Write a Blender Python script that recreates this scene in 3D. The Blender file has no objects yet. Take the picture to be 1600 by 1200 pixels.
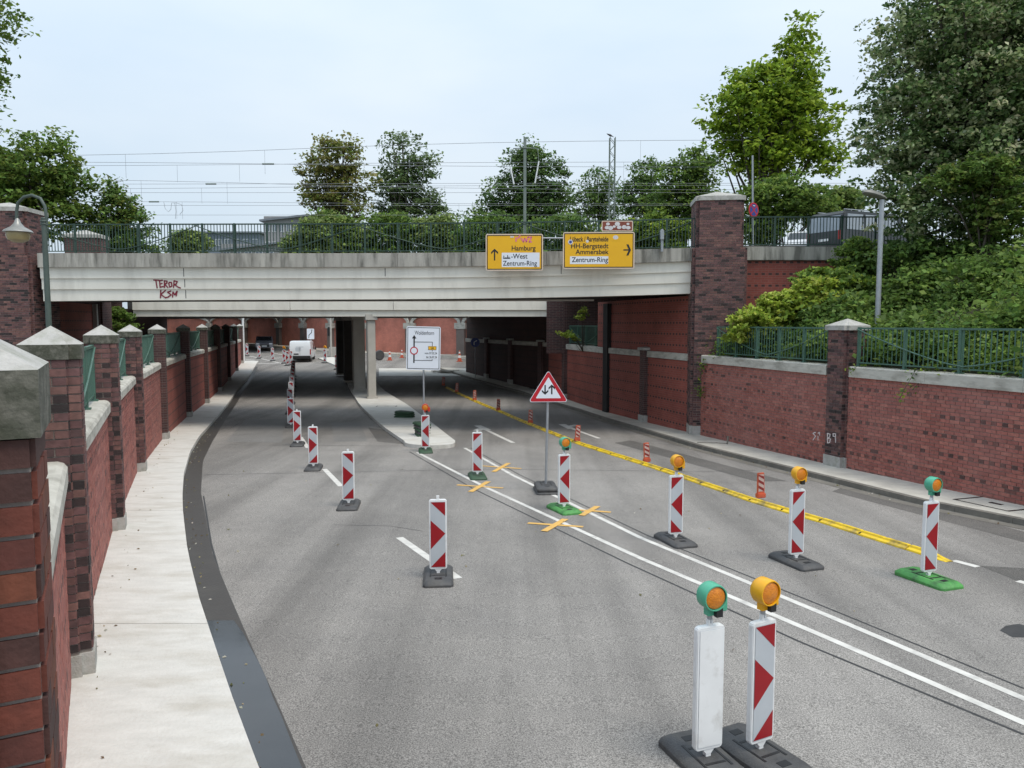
import bpy, bmesh, math, random
import numpy as np
from mathutils import Vector, Matrix
R = math.radians
random.seed(7)
# ------------------------------------------------------------------ camera, sky, sun, exposure
ZC, FPX, PITCH = 4.18, 1200.0, R(4.5)
scene = bpy.context.scene
COL = scene.collection
cam_d = bpy.data.cameras.new('camera'); cam_d.sensor_width = 36; cam_d.lens = 36*FPX/1600
cam_d.clip_start = .05; cam_d.clip_end = 3000
cam = bpy.data.objects.new('camera', cam_d); COL.objects.link(cam)
cam.location = (0, 0, ZC); cam.rotation_euler = (R(90)-PITCH, 0, 0); scene.camera = cam
SUN_EL, SUN_AZ = R(63), R(128)          # azimuth of the sun, clockwise from +Y
w = bpy.data.worlds.new('World'); scene.world = w; w.use_nodes = True
nt = w.node_tree; nt.nodes.clear()
out = nt.nodes.new('ShaderNodeOutputWorld'); bg = nt.nodes.new('ShaderNodeBackground')
sky = nt.nodes.new('ShaderNodeTexSky'); sky.sky_type = 'NISHITA'; sky.sun_disc = False
sky.sun_elevation = SUN_EL; sky.sun_rotation = SUN_AZ; sky.dust_density = 2.0; sky.air_density = 1.0
tc = nt.nodes.new('ShaderNodeTexCoord'); mp = nt.nodes.new('ShaderNodeMapping'); mp.inputs['Scale'].default_value = (1, 1, 3.0)
nz = nt.nodes.new('ShaderNodeTexNoise'); nz.inputs['Scale'].default_value = 1.6; nz.inputs['Detail'].default_value = 5; nz.inputs['Roughness'].default_value = .5
cr = nt.nodes.new('ShaderNodeValToRGB')
cr.color_ramp.elements[0].position = .30; cr.color_ramp.elements[0].color = (3.75, 4.7, 5.65, 1)
cr.color_ramp.elements[1].position = .72; cr.color_ramp.elements[1].color = (5.1, 5.65, 6.1, 1)
mx = nt.nodes.new('ShaderNodeMix'); mx.data_type = 'RGBA'; mx.inputs[0].default_value = .86
L = nt.links.new
L(tc.outputs['Generated'], mp.inputs['Vector']); L(mp.outputs['Vector'], nz.inputs['Vector']); L(nz.outputs['Fac'], cr.inputs['Fac'])
L(sky.outputs['Color'], mx.inputs[6]); L(cr.outputs['Color'], mx.inputs[7]); 
sx_ = nt.nodes.new('ShaderNodeSeparateXYZ'); L(tc.outputs['Generated'], sx_.inputs[0])
gr_ = nt.nodes.new('ShaderNodeMapRange'); L(sx_.outputs['Z'], gr_.inputs[0]); gr_.inputs[3].default_value = .92; gr_.inputs[4].default_value = 1.75   # overcast: zenith brighter than horizon
vm_ = nt.nodes.new('ShaderNodeVectorMath'); vm_.operation = 'SCALE'; L(mx.outputs[2], vm_.inputs[0]); L(gr_.outputs[0], vm_.inputs['Scale']); L(vm_.outputs[0], bg.inputs['Color'])
bg.inputs['Strength'].default_value = .1; L(bg.outputs['Background'], out.inputs['Surface'])
sd = bpy.data.lights.new('sun', 'SUN'); sd.energy = 1.5; sd.angle = R(24); sd.color = (1, .92, .81)
sun = bpy.data.objects.new('sun', sd); COL.objects.link(sun)
sdir = Vector((math.sin(SUN_AZ)*math.cos(SUN_EL), math.cos(SUN_AZ)*math.cos(SUN_EL), math.sin(SUN_EL)))
sun.rotation_euler = sdir.to_track_quat('Z', 'Y').to_euler(); sun.location = (0, -20, 40)
vs = scene.view_settings; vs.view_transform = 'Standard'; vs.look = 'None'; vs.exposure = 0.62; vs.gamma = 1; vs.use_curve_mapping = False

# ------------------------------------------------------------------ geometry of the place
HT = [(-30,2.6),(0,3.34),(10,3.60),(20,3.86),(28,4.06),(34,4.17),(40,4.18),(46,4.10),(52,3.92),(58,3.66),(64,3.38),(72,3.13),(82,2.9),(95,2.6),(120,2.2),(400,2.0)]
HX = [a for a, b in HT]; HY = [b for a, b in HT]
_fy = np.linspace(-30, 400, 2151); _fh = np.interp(_fy, HX, HY)
_k = np.ones(21)/21; _fh = np.convolve(np.pad(_fh, 10, 'edge'), _k, 'valid')
def gz(Y): return ZC-float(np.interp(Y, _fy, _fh))
CP, SP = math.cos(PITCH), math.sin(PITCH)
def at(px, py, Y):
    v = (py-600)/FPX; h = (v*CP+SP)/(CP-v*SP)*Y
    return Vector(((px-800)/FPX*(Y*CP+h*SP), Y, ZC-h))
def on(px, py, dz=0.0):
    v = (py-600)/FPX; r = (v*CP+SP)/(CP-v*SP); a, b = 1.0, 200.0
    for _ in range(50):
        m = (a+b)/2
        if ZC-r*m > gz(m)+dz: a = m
        else: b = m
    return at(px, py, a)
def lin(pts):
    pts = sorted(pts); xs = [p[0] for p in pts]; ys = [p[1] for p in pts]
    def f(t):
        if t < xs[0]: return ys[0]+(t-xs[0])*(ys[1]-ys[0])/(xs[1]-xs[0])
        if t > xs[-1]: return ys[-1]+(t-xs[-1])*(ys[-1]-ys[-2])/(xs[-1]-xs[-2])
        return float(np.interp(t, xs, ys))
    return f
def fpx(pp, dz=0): return lin([(q.y, q.x) for q in (on(a, b, dz) for a, b in pp)])

# ------------------------------------------------------------------ materials
MATS = {}
def N(nt, t, **k):
    n = nt.nodes.new(t)
    for a, b in k.items(): setattr(n, a, b)
    return n
def mat(name, c1, c2=None, scale=3.0, rough=.7, bump=0.0, bscale=40.0, metal=0.0, c3=None, s3=.5, f3=.5, rnd=0.0, spec=.5, stretch=None, c3range=(.45,.7), coat=0):
    if name in MATS: return MATS[name]
    m = bpy.data.materials.new(name); m.use_nodes = True; nt = m.node_tree; L = nt.links.new
    b = nt.nodes['Principled BSDF']; b.inputs['Roughness'].default_value = rough; b.inputs['Metallic'].default_value = metal
    b.inputs['Specular IOR Level'].default_value = spec; b.inputs['Coat Weight'].default_value = coat
    g = N(nt, 'ShaderNodeNewGeometry'); vec = g.outputs['Position']
    if stretch:
        mp = N(nt, 'ShaderNodeMapping'); mp.inputs['Scale'].default_value = stretch; L(vec, mp.inputs['Vector']); vec = mp.outputs['Vector']
    c2 = c2 or tuple(x*.82 for x in c1)
    n1 = N(nt, 'ShaderNodeTexNoise'); n1.inputs['Scale'].default_value = scale; n1.inputs['Detail'].default_value = 6; n1.inputs['Roughness'].default_value = .65
    L(vec, n1.inputs['Vector'])
    r1 = N(nt, 'ShaderNodeMapRange'); r1.inputs[1].default_value = .3; r1.inputs[2].default_value = .7; L(n1.outputs['Fac'], r1.inputs[0])
    mx = N(nt, 'ShaderNodeMix', data_type='RGBA'); L(r1.outputs[0], mx.inputs[0]); mx.inputs[6].default_value = (*c1, 1); mx.inputs[7].default_value = (*c2, 1)
    col = mx.outputs[2]
    if c3:
        n3 = N(nt, 'ShaderNodeTexNoise'); n3.inputs['Scale'].default_value = s3; n3.inputs['Detail'].default_value = 5; n3.inputs['Roughness'].default_value = .6; L(vec, n3.inputs['Vector'])
        r3 = N(nt, 'ShaderNodeMapRange'); r3.inputs[1].default_value, r3.inputs[2].default_value = c3range; r3.inputs[4].default_value = f3; L(n3.outputs['Fac'], r3.inputs[0])
        m3 = N(nt, 'ShaderNodeMix', data_type='RGBA'); L(r3.outputs[0], m3.inputs[0]); L(col, m3.inputs[6]); m3.inputs[7].default_value = (*c3, 1); col = m3.outputs[2]
    if rnd:
        oi = N(nt, 'ShaderNodeObjectInfo'); rr = N(nt, 'ShaderNodeMapRange'); rr.inputs[3].default_value = 1-rnd; rr.inputs[4].default_value = 1+rnd
        L(oi.outputs['Random'], rr.inputs[0]); hs = N(nt, 'ShaderNodeHueSaturation'); L(rr.outputs[0], hs.inputs['Value']); L(col, hs.inputs['Color']); col = hs.outputs['Color']
    L(col, b.inputs['Base Color'])
    if bump:
        nb = N(nt, 'ShaderNodeTexNoise'); nb.inputs['Scale'].default_value = bscale; nb.inputs['Detail'].default_value = 4; L(g.outputs['Position'], nb.inputs['Vector'])
        bp = N(nt, 'ShaderNodeBump'); bp.inputs['Strength'].default_value = bump; bp.inputs['Distance'].default_value = .02; L(nb.outputs['Fac'], bp.inputs['Height']); L(bp.outputs['Normal'], b.inputs['Normal'])
    MATS[name] = m; return m
def attr_mat(name, rough=.75, leaf=False, var=.25, scale=14, dirt=None):
    if name in MATS: return MATS[name]
    m = bpy.data.materials.new(name); m.use_nodes = True; nt = m.node_tree; L = nt.links.new
    b = nt.nodes['Principled BSDF']; b.inputs['Roughness'].default_value = rough
    a = N(nt, 'ShaderNodeAttribute', attribute_name='col'); col = a.outputs['Color']
    g = N(nt, 'ShaderNodeNewGeometry')
    if not leaf:
        n1 = N(nt, 'ShaderNodeTexNoise'); n1.inputs['Scale'].default_value = scale; n1.inputs['Detail'].default_value = 5; L(g.outputs['Position'], n1.inputs['Vector'])
        r = N(nt, 'ShaderNodeMapRange'); r.inputs[1].default_value = .25; r.inputs[2].default_value = .75; r.inputs[3].default_value = 1-var; r.inputs[4].default_value = 1+var; L(n1.outputs['Fac'], r.inputs[0])
        hs = N(nt, 'ShaderNodeHueSaturation'); L(r.outputs[0], hs.inputs['Value']); L(col, hs.inputs['Color']); col = hs.outputs['Color']
        if dirt:
            n3 = N(nt, 'ShaderNodeTexNoise'); n3.inputs['Scale'].default_value = .55; n3.inputs['Detail'].default_value = 7; n3.inputs['Roughness'].default_value = .7; L(g.outputs['Position'], n3.inputs['Vector'])
            r3 = N(nt, 'ShaderNodeMapRange'); r3.inputs[1].default_value = .42; r3.inputs[2].default_value = .75; r3.inputs[4].default_value = .55; L(n3.outputs['Fac'], r3.inputs[0])
            m3 = N(nt, 'ShaderNodeMix', data_type='RGBA'); L(r3.outputs[0], m3.inputs[0]); L(col, m3.inputs[6]); m3.inputs[7].default_value = (*dirt, 1); col = m3.outputs[2]
        nb = N(nt, 'ShaderNodeTexNoise'); nb.inputs['Scale'].default_value = 60; L(g.outputs['Position'], nb.inputs['Vector'])
        bp = N(nt, 'ShaderNodeBump'); bp.inputs['Strength'].default_value = .3; bp.inputs['Distance'].default_value = .01; L(nb.outputs['Fac'], bp.inputs['Height']); L(bp.outputs['Normal'], b.inputs['Normal'])
    L(col, b.inputs['Base Color'])
    if leaf:
        tr = N(nt, 'ShaderNodeBsdfTranslucent'); L(col, tr.inputs['Color'])
        ms = N(nt, 'ShaderNodeMixShader'); ms.inputs[0].default_value = .42
        L(b.outputs[0], ms.inputs[1]); L(tr.outputs[0], ms.inputs[2]); L(ms.outputs[0], nt.nodes['Material Output'].inputs['Surface'])
        b.inputs['Specular IOR Level'].default_value = .2
    MATS[name] = m; return m
def brick_mat(name, c1, c2, dark, mortar, bands=True, haze=None):
    if name in MATS: return MATS[name]
    m = bpy.data.materials.new(name); m.use_nodes = True; nt = m.node_tree; L = nt.links.new
    b = nt.nodes['Principled BSDF']; b.inputs['Roughness'].default_value = .8
    uv = N(nt, 'ShaderNodeUVMap')
    br = N(nt, 'ShaderNodeTexBrick'); br.inputs['Scale'].default_value = 1; br.inputs['Brick Width'].default_value = .25; br.inputs['Row Height'].default_value = .0833
    br.inputs['Mortar Size'].default_value = .006; br.inputs['Color1'].default_value = (*c1, 1); br.inputs['Color2'].default_value = (*c2, 1); br.inputs['Mortar'].default_value = (*mortar, 1)
    br.inputs['Mortar Smooth'].default_value = .1
    L(uv.outputs['UV'], br.inputs['Vector']); col = br.outputs['Color']
    if bands:
        sx = N(nt, 'ShaderNodeSeparateXYZ'); L(uv.outputs['UV'], sx.inputs[0])
        def mt(op, a, bb):
            n = N(nt, 'ShaderNodeMath', operation=op)
            for i, q in enumerate((a, bb)):
                if q is None: continue
                if isinstance(q, (int, float)): n.inputs[i].default_value = q
                else: L(q, n.inputs[i])
            return n.outputs[0]
        row = mt('FLOOR', mt('DIVIDE', sx.outputs['Y'], .0833), None)
        isb = mt('LESS_THAN', mt('PINGPONG', row, 2.5), .4)
        hd = mt('LESS_THAN', mt('FRACT', mt('DIVIDE', sx.outputs['X'], .25), None), .5)
        fac = mt('MULTIPLY', mt('MULTIPLY', isb, hd), mt('SUBTRACT', 1.0, br.outputs['Fac']))
        mm = N(nt, 'ShaderNodeMix', data_type='RGBA'); L(fac, mm.inputs[0]); L(col, mm.inputs[6]); mm.inputs[7].default_value = (*dark, 1); col = mm.outputs[2]
    g = N(nt, 'ShaderNodeNewGeometry'); n1 = N(nt, 'ShaderNodeTexNoise'); n1.inputs['Scale'].default_value = .6; n1.inputs['Detail'].default_value = 7; n1.inputs['Roughness'].default_value = .7
    L(g.outputs['Position'], n1.inputs['Vector'])
    r = N(nt, 'ShaderNodeMapRange'); r.inputs[1].default_value = .3; r.inputs[2].default_value = .7; r.inputs[3].default_value = .7; r.inputs[4].default_value = 1.25; L(n1.outputs['Fac'], r.inputs[0])
    hs = N(nt, 'ShaderNodeHueSaturation'); L(r.outputs[0], hs.inputs['Value']); L(col, hs.inputs['Color']); L(hs.outputs['Color'], b.inputs['Base Color'])
    bp = N(nt, 'ShaderNodeBump'); bp.inputs['Strength'].default_value = .6; bp.inputs['Distance'].default_value = .01; bp.invert = True; L(br.outputs['Fac'], bp.inputs['Height']); L(bp.outputs['Normal'], b.inputs['Normal'])
    MATS[name] = m; return m
def asphalt_mat(name, a, b_, track=True):
    m = bpy.data.materials.new(name); m.use_nodes = True; nt = m.node_tree; L = nt.links.new
    b = nt.nodes['Principled BSDF']; b.inputs['Roughness'].default_value = .82; b.inputs['Specular IOR Level'].default_value = .35
    g = N(nt, 'ShaderNodeNewGeometry'); P = g.outputs['Position']
    def noise(s, d=4, ro=.6, vec=P):
        n = N(nt, 'ShaderNodeTexNoise'); n.inputs['Scale'].default_value = s; n.inputs['Detail'].default_value = d; n.inputs['Roughness'].default_value = ro; L(vec, n.inputs['Vector']); return n.outputs['Fac']
    def rng(x, a0, a1, b0, b1):
        r = N(nt, 'ShaderNodeMapRange'); L(x, r.inputs[0]); r.inputs[1].default_value = a0; r.inputs[2].default_value = a1; r.inputs[3].default_value = b0; r.inputs[4].default_value = b1; return r.outputs[0]
    mx = N(nt, 'ShaderNodeMix', data_type='RGBA'); L(rng(noise(1.1, 6), .3, .7, 0, 1), mx.inputs[0]); mx.inputs[6].default_value = (*a, 1); mx.inputs[7].default_value = (*b_, 1)
    def mul(col, f):
        h = N(nt, 'ShaderNodeHueSaturation'); L(col, h.inputs['Color']); L(f, h.inputs['Value']); return h.outputs['Color']
    col = mul(mx.outputs[2], rng(noise(75, 2, .9), .32, .68, .25, 1.75))        # aggregate
    col = mul(col, rng(noise(.16, 4), .32, .68, .82, 1.16))
    if track:                                                                # long streaks of rubber and oil along the road
        mp = N(nt, 'ShaderNodeMapping'); mp.inputs['Rotation'].default_value = (0, 0, R(-21)); mp.inputs['Scale'].default_value = (.9, .035, 1); L(P, mp.inputs['Vector'])
        col = mul(col, rng(noise(1.0, 5, .55, mp.outputs['Vector']), .36, .60, .74, 1.1))
    L(col, b.inputs['Base Color'])
    bp = N(nt, 'ShaderNodeBump'); bp.inputs['Strength'].default_value = .5; bp.inputs['Distance'].default_value = .006; L(noise(90, 3), bp.inputs['Height']); L(bp.outputs['Normal'], b.inputs['Normal'])
    MATS[name] = m; return m
asphalt = asphalt_mat('asphalt', (.245, .23, .212), (.205, .193, .18))
asphalt2 = asphalt_mat('asphalt_tone_patch', (.215, .208, .198), (.18, .175, .168), False)
concrete = mat('pale_concrete', (.63, .615, .575), (.53, .517, .48), 2.6, .85, .35, 30, c3=(.36, .325, .26), s3=1.1, f3=.5, c3range=(.47, .74), stretch=(1, 2.4, 1))
concrete_r = mat('sidewalk_concrete', (.60, .565, .49), (.50, .47, .41), 1.8, .85, .2, 30, c3=(.30, .28, .25), s3=1.4, f3=.5)
kerbdark = mat('stained_kerb', (.19, .175, .15), (.11, .10, .088), 2.5, .8, .3, 25, c3=(.28, .26, .22), s3=5, f3=.6)
gutter_m = mat('wet_gutter_asphalt', (.055, .047, .040), (.035, .031, .028), 3.0, .55, .25, 30, c3=(.085, .075, .062), s3=3)
puddle_m = mat('wet_film', (.03, .03, .031), (.02, .02, .021), 2.0, .09, .03, 7, spec=.8)
oldconc = mat('weathered_concrete', (.46, .44, .39), (.28, .265, .235), 2.2, .9, .3, 20, c3=(.09, .088, .075), s3=2.4, f3=.8, c3range=(.46, .66), stretch=(1.6, 1.6, .22))
beamwhite = mat('white_painted_concrete', (.82, .785, .695), (.75, .715, .63), .8, .7, .05, 15, c3=(.46, .43, .37), s3=1.1, f3=.5, c3range=(.5, .75), stretch=(1.2, 1.2, .35))
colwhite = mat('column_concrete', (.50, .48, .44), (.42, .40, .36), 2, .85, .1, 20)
colshade = mat('shaded_column_concrete', (.085, .08, .072), (.06, .056, .05), 2, .9)  # column concrete with the shade under the deck put into its colour
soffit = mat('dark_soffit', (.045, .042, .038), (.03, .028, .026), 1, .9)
capstone = mat('cap_stone', (.45, .435, .41), (.36, .35, .33), 6, .9, .4, 60, c3=(.16, .17, .11), s3=7, f3=.5)
capside = mat('mossy_stone', (.10, .098, .08), (.04, .045, .028), 9, .95, .3, 60, c3=(.20, .19, .16), s3=14, f3=.7)
coping_m = mat('peeling_coping', (.55, .53, .47), (.44, .42, .37), 3, .85, .2, 30, c3=(.24, .225, .19), s3=2.6, f3=.8, stretch=(.8, .8, 2.5))
green = mat('green_railing_paint', (.075, .155, .115), (.055, .115, .088), 5, .5, .05, 40)
dgreen = mat('dark_green_railing_paint', (.028, .065, .045), (.02, .045, .034), 5, .5)
lampgreen = mat('lamp_post_green', (.07, .095, .08), (.05, .07, .06), 6, .5)
steel = mat('galvanised_steel', (.42, .44, .46), (.32, .34, .36), 9, .45, metal=.5)
darksteel = mat('catenary_steel', (.20, .24, .21), (.14, .17, .15), 5, .6)
wire_m = mat('wire', (.30, .31, .33), None, 3, .6)
rubber = mat('black_rubber', (.07, .07, .072), (.045, .045, .047), 8, .62, .3, 60, c3=(.10, .095, .085), s3=5, f3=.6)
rubgreen = mat('green_rubber', (.085, .33, .075), (.05, .22, .05), 7, .6, .3, 50, c3=(.03, .06, .03), s3=6, f3=.8)
rubdkgreen = mat('dark_green_rubber', (.035, .085, .04), (.025, .055, .03), 7, .6, .2, 50)
white = mat('white_plastic', (.80, .81, .81), (.72, .73, .73), 3, .4, c3=(.40, .38, .34), s3=7, f3=.5, c3range=(.55, .78))
reflgrey = mat('grey_reflective_sheet', (.48, .51, .54), (.43, .46, .49), 3, .35)
red = mat('red_reflective_sheet', (.33, .006, .012), (.27, .004, .01), 3, .35)
ored = mat('orange_plastic', (.62, .12, .05), (.50, .09, .045), 6, .5, c3=(.16, .06, .04), s3=12, f3=.5)
dred = mat('dull_red_sheet', (.25, .03, .03), None, 6, .5)
pinkw = mat('dirty_white_sheet', (.55, .42, .38), None, 8, .5)
yellow = mat('yellow_plastic', (.80, .55, .012), (.70, .46, .012), 5, .5, .15, 30, c3=(.16, .13, .07), s3=3.5, f3=.85, c3range=(.46, .66))
lampy = mat('lamp_yellow', (.85, .42, .01), None, 4, .4)
lampg = mat('lamp_green', (.09, .42, .27), (.07, .35, .22), 4, .4)
lampr = mat('lamp_red', (.7, .05, .02), None, 4, .4)
amber = mat('amber_lens', (.72, .24, .005), (.52, .15, .004), 30, .18, .4, 80, coat=.5)
black = mat('black_paint', (.012, .012, .013), None, 3, .5)
blackg = mat('black_box', (.02, .02, .022), None, 3, .4)
linewhite = mat('road_paint', (.66, .64, .60), (.50, .485, .45), 5, .8, .1, 60, c3=(.27, .26, .25), s3=4, f3=.6, c3range=(.52, .75))
tape = mat('yellow_tape', (.72, .42, .10), (.60, .35, .09), 6, .7, c3=(.42, .30, .14), s3=7, f3=.6)
tar = mat('tar_seam', (.03, .03, .031), (.05, .05, .05), 9, .7)
signyellow = mat('sign_yellow', (.80, .44, .003), (.76, .40, .003), 2, .4)
signwhite = mat('sign_white', (.74, .77, .82), (.70, .73, .79), 2, .4)
signframe = mat('sign_rim', (.72, .58, .46), None, 2, .5)
brown = mat('sign_brown', (.22, .05, .025), None, 4, .5)
signred = mat('sign_red', (.52, .008, .02), None, 3, .4)
signblue = mat('sign_blue', (.02, .05, .30), None, 3, .4)
sticker = mat('sticker_white', (.72, .70, .70), (.5, .48, .48), 20, .5)
pink = mat('pink_spray', (.75, .18, .28), None, 6, .7)
spraymaroon = mat('maroon_spray', (.22, .015, .035), None, 6, .8)
spraywhite = mat('white_spray', (.62, .58, .58), None, 6, .8)
mortar = mat('mortar', (.30, .26, .235), (.23, .20, .18), 6, .95, .3, 60)
mortar_d = mat('dark_mortar', (.27, .235, .21), (.19, .165, .15), 6, .95, .3, 60)
bark = mat('bark', (.095, .08, .06), (.05, .042, .032), 8, .9, .6, 25, stretch=(1, 1, .3))
soil = mat('soil_and_litter', (.075, .065, .04), (.05, .06, .025), 2, .95, .3, 12)
grassm = mat('grassy_ground', (.07, .10, .03), (.09, .085, .04), .8, .95, .3, 10)
pathm = mat('path_paving', (.24, .23, .215), (.19, .18, .17), 2, .9, .2, 30)
brick_a = attr_mat('brick_units', .8, dirt=(.40, .20, .175))
brick_p = attr_mat('pier_brick_units', .8, var=.3)
leaf_m = attr_mat('leaf', .55, leaf=True)
brickred = brick_mat('red_brickwork', (.31, .078, .056), (.26, .068, .05), (.07, .034, .03), (.27, .13, .11))
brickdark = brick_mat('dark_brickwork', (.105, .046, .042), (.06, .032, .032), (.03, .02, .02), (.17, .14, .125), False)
brickshade = brick_mat('shaded_brickwork', (.06, .022, .019), (.045, .018, .016), (.02, .012, .012), (.05, .035, .03))  # dark copy of the red brickwork, painting in shade under the railway bridge
brickfar = brick_mat('far_red_brickwork', (.55, .19, .135), (.49, .17, .12), (.2, .06, .05), (.44, .22, .18), False)
glass = mat('dark_glass', (.025, .03, .034), None, 2, .08, spec=.8)
glass2 = mat('window_glass', (.14, .17, .20), None, 2, .12, spec=.8)
carwhite = mat('white_car_paint', (.72, .74, .76), (.69, .71, .73), 2, .25, coat=.4)
cargrey = mat('dark_grey_car_paint', (.022, .026, .028), None, 2, .35, coat=.2)
carsilver = mat('silver_car_paint', (.26, .26, .30), None, 2, .3, metal=.4, coat=.3)
tailred = mat('tail_lamp', (.45, .012, .01), None, 2, .25)
headl = mat('head_lamp', (.75, .77, .80), None, 2, .15)
roofgrey = mat('grey_roof', (.20, .22, .25), (.16, .18, .20), 1, .7)
wallgrey = mat('grey_facade', (.28, .28, .28), (.24, .24, .24), 1, .8)

# ------------------------------------------------------------------ mesh helpers
class MB:
    def __init__(s): s.v = []; s.f = []; s.m = []; s.c = []; s.uv = []; s.hasuv = False
    def face(s, pts, m=0, c=None, uv=None):
        i = len(s.v); s.v += [tuple(p) for p in pts]; s.f.append(tuple(range(i, i+len(pts)))); s.m.append(m); s.c.append(c)
        s.uv.append(uv or [(0, 0)]*len(pts)); s.hasuv |= uv is not None; return s
    def mesh(s, vs, fs, m=0, c=None):
        i = len(s.v); s.v += [tuple(p) for p in vs]
        for f in fs: s.f.append(tuple(i+k for k in f)); s.m.append(m); s.c.append(c); s.uv.append([(0, 0)]*len(f))
        return s
    def obox(s, c, ax, ay, az, hx, hy, hz, m=0, col=None, skip=()):
        c = Vector(c); ax, ay, az = Vector(ax)*hx, Vector(ay)*hy, Vector(az)*hz
        P = [c+ax*i+ay*j+az*k for i in (-1, 1) for j in (-1, 1) for k in (-1, 1)]
        F = [(0, 1, 3, 2), (4, 6, 7, 5), (0, 4, 5, 1), (2, 3, 7, 6), (0, 2, 6, 4), (1, 5, 7, 3)]
        return s.mesh(P, [f for n, f in enumerate(F) if n not in skip], m, col)
    def box(s, x0, x1, y0, y1, z0, z1, m=0, col=None):
        return s.obox(((x0+x1)/2, (y0+y1)/2, (z0+z1)/2), (1, 0, 0), (0, 1, 0), (0, 0, 1), abs(x1-x0)/2, abs(y1-y0)/2, abs(z1-z0)/2, m, col)
    def tube(s, pts, r, n=8, m=0, caps=True, col=None):
        pts = [Vector(p) for p in pts]; rs = r if isinstance(r, (list, tuple)) else [r]*len(pts); V = []; Fs = []
        up = None
        for i, p in enumerate(pts):
            d = (pts[min(i+1, len(pts)-1)]-pts[max(i-1, 0)]).normalized()
            if up is None: up = d.orthogonal().normalized()
            up = (up-d*up.dot(d)).normalized(); sd = d.cross(up)
            for k in range(n):
                a = 2*math.pi*k/n; V.append(p+(up*math.cos(a)+sd*math.sin(a))*rs[i])
        for i in range(len(pts)-1):
            for k in range(n): Fs.append((i*n+k, i*n+(k+1) % n, (i+1)*n+(k+1) % n, (i+1)*n+k))
        if caps: Fs += [tuple(range(n))[::-1], tuple(range((len(pts)-1)*n, len(pts)*n))]
        return s.mesh(V, Fs, m, col)
    def lathe(s, prof, n=20, c=(0, 0, 0), ax=(0, 0, 1), m=0):
        az = Vector(ax).normalized(); axx = az.orthogonal().normalized(); ay = az.cross(axx); c = Vector(c); V = []; Fs = []
        for r, z in prof:
            for k in range(n):
                a = 2*math.pi*k/n; V.append(c+az*z+(axx*math.cos(a)+ay*math.sin(a))*r)
        for i in range(len(prof)-1):
            for k in range(n): Fs.append((i*n+k, i*n+(k+1) % n, (i+1)*n+(k+1) % n, (i+1)*n+k))
        Fs += [tuple(range(n))[::-1], tuple(range((len(prof)-1)*n, len(prof)*n))]
        return s.mesh(V, Fs, m)
    def prism(s, poly, z0, z1, m=0, T=None):
        n = len(poly); T = T or (lambda a, b, c: (a, b, c))
        z0f = z0 if callable(z0) else (lambda x, y: z0); z1f = z1 if callable(z1) else (lambda x, y: z1)
        V = [T(x, y, z0f(x, y)) for x, y in poly]+[T(x, y, z1f(x, y)) for x, y in poly]
        return s.mesh(V, [tuple(range(n))[::-1], tuple(range(n, 2*n))]+[(i, (i+1) % n, n+(i+1) % n, n+i) for i in range(n)], m)
    def build(s, name, mats, parent=None, smooth=False, bevel=0):
        me = bpy.data.meshes.new(name); off = Vector((0, 0, 0))
        if parent is not None:
            q = parent
            while q is not None: off += q.location; q = q.parent
        me.from_pydata([Vector(p)-off for p in s.v] if off.length else s.v, [], s.f)
        mats = mats if isinstance(mats, (list, tuple)) else [mats]
        for k in mats: me.materials.append(k)
        if any(s.m): me.polygons.foreach_set('material_index', s.m)
        if s.hasuv:
            u = me.uv_layers.new(name='UVMap'); u.data.foreach_set('uv', [x for f in s.uv for p in f for x in p])
        if any(c is not None for c in s.c):
            a = me.color_attributes.new('col', 'FLOAT_COLOR', 'CORNER')
            a.data.foreach_set('color', [x for f, c in zip(s.f, s.c) for _ in f for x in (*(c or (.5, .5, .5)), 1)])
        me.update()
        if smooth:
            me.polygons.foreach_set('use_smooth', [True]*len(me.polygons))
        if bevel or smooth:
            bm = bmesh.new(); bm.from_mesh(me)
            bmesh.ops.remove_doubles(bm, verts=bm.verts, dist=1e-5)
            bmesh.ops.recalc_face_normals(bm, faces=bm.faces)
            if bevel:
                ed = [e for e in bm.edges if len(e.link_faces) == 2 and e.calc_face_angle(0) > R(25)]
                bmesh.ops.bevel(bm, geom=ed, offset=bevel, segments=2, affect='EDGES', clamp_overlap=True)
            bm.to_mesh(me); bm.free()
            if smooth: me.set_sharp_from_angle(angle=R(38))
        o = bpy.data.objects.new(name, me); COL.objects.link(o)
        if parent is not None: o.parent = parent
        return o
def tag(o, label=None, cat=None, group=None, kind=None):
    for k, v_ in (('label', label), ('category', cat), ('group', group), ('kind', kind)):
        if v_: o[k] = v_
    return o
def empty(name, loc, label, cat, group=None, rz=0):
    o = bpy.data.objects.new(name, None); COL.objects.link(o); o.location = loc; o.rotation_euler = (0, 0, rz); o.empty_display_size = .1
    return tag(o, label, cat, group)
def copy_tree(o, parent=None):
    c = o.copy(); COL.objects.link(c); c.parent = parent
    for ch in list(o.children): copy_tree(ch, c)
    return c
def text(s, size, m, parent, M4, align='LEFT', name='lettering', xs=1.0, bold=0.0):
    cu = bpy.data.curves.new('t', 'FONT'); cu.body = s; cu.size = size; cu.align_x = align; cu.offset = bold
    ob = bpy.data.objects.new('t', cu); COL.objects.link(ob)
    dg = bpy.context.evaluated_depsgraph_get(); me = bpy.data.meshes.new_from_object(ob.evaluated_get(dg)); bpy.data.objects.remove(ob)
    me.materials.clear(); me.materials.append(m)
    o = bpy.data.objects.new(name, me); COL.objects.link(o); o.parent = parent; o.matrix_local = M4 @ Matrix.Diagonal((xs, 1, 1, 1)); return o
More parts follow.
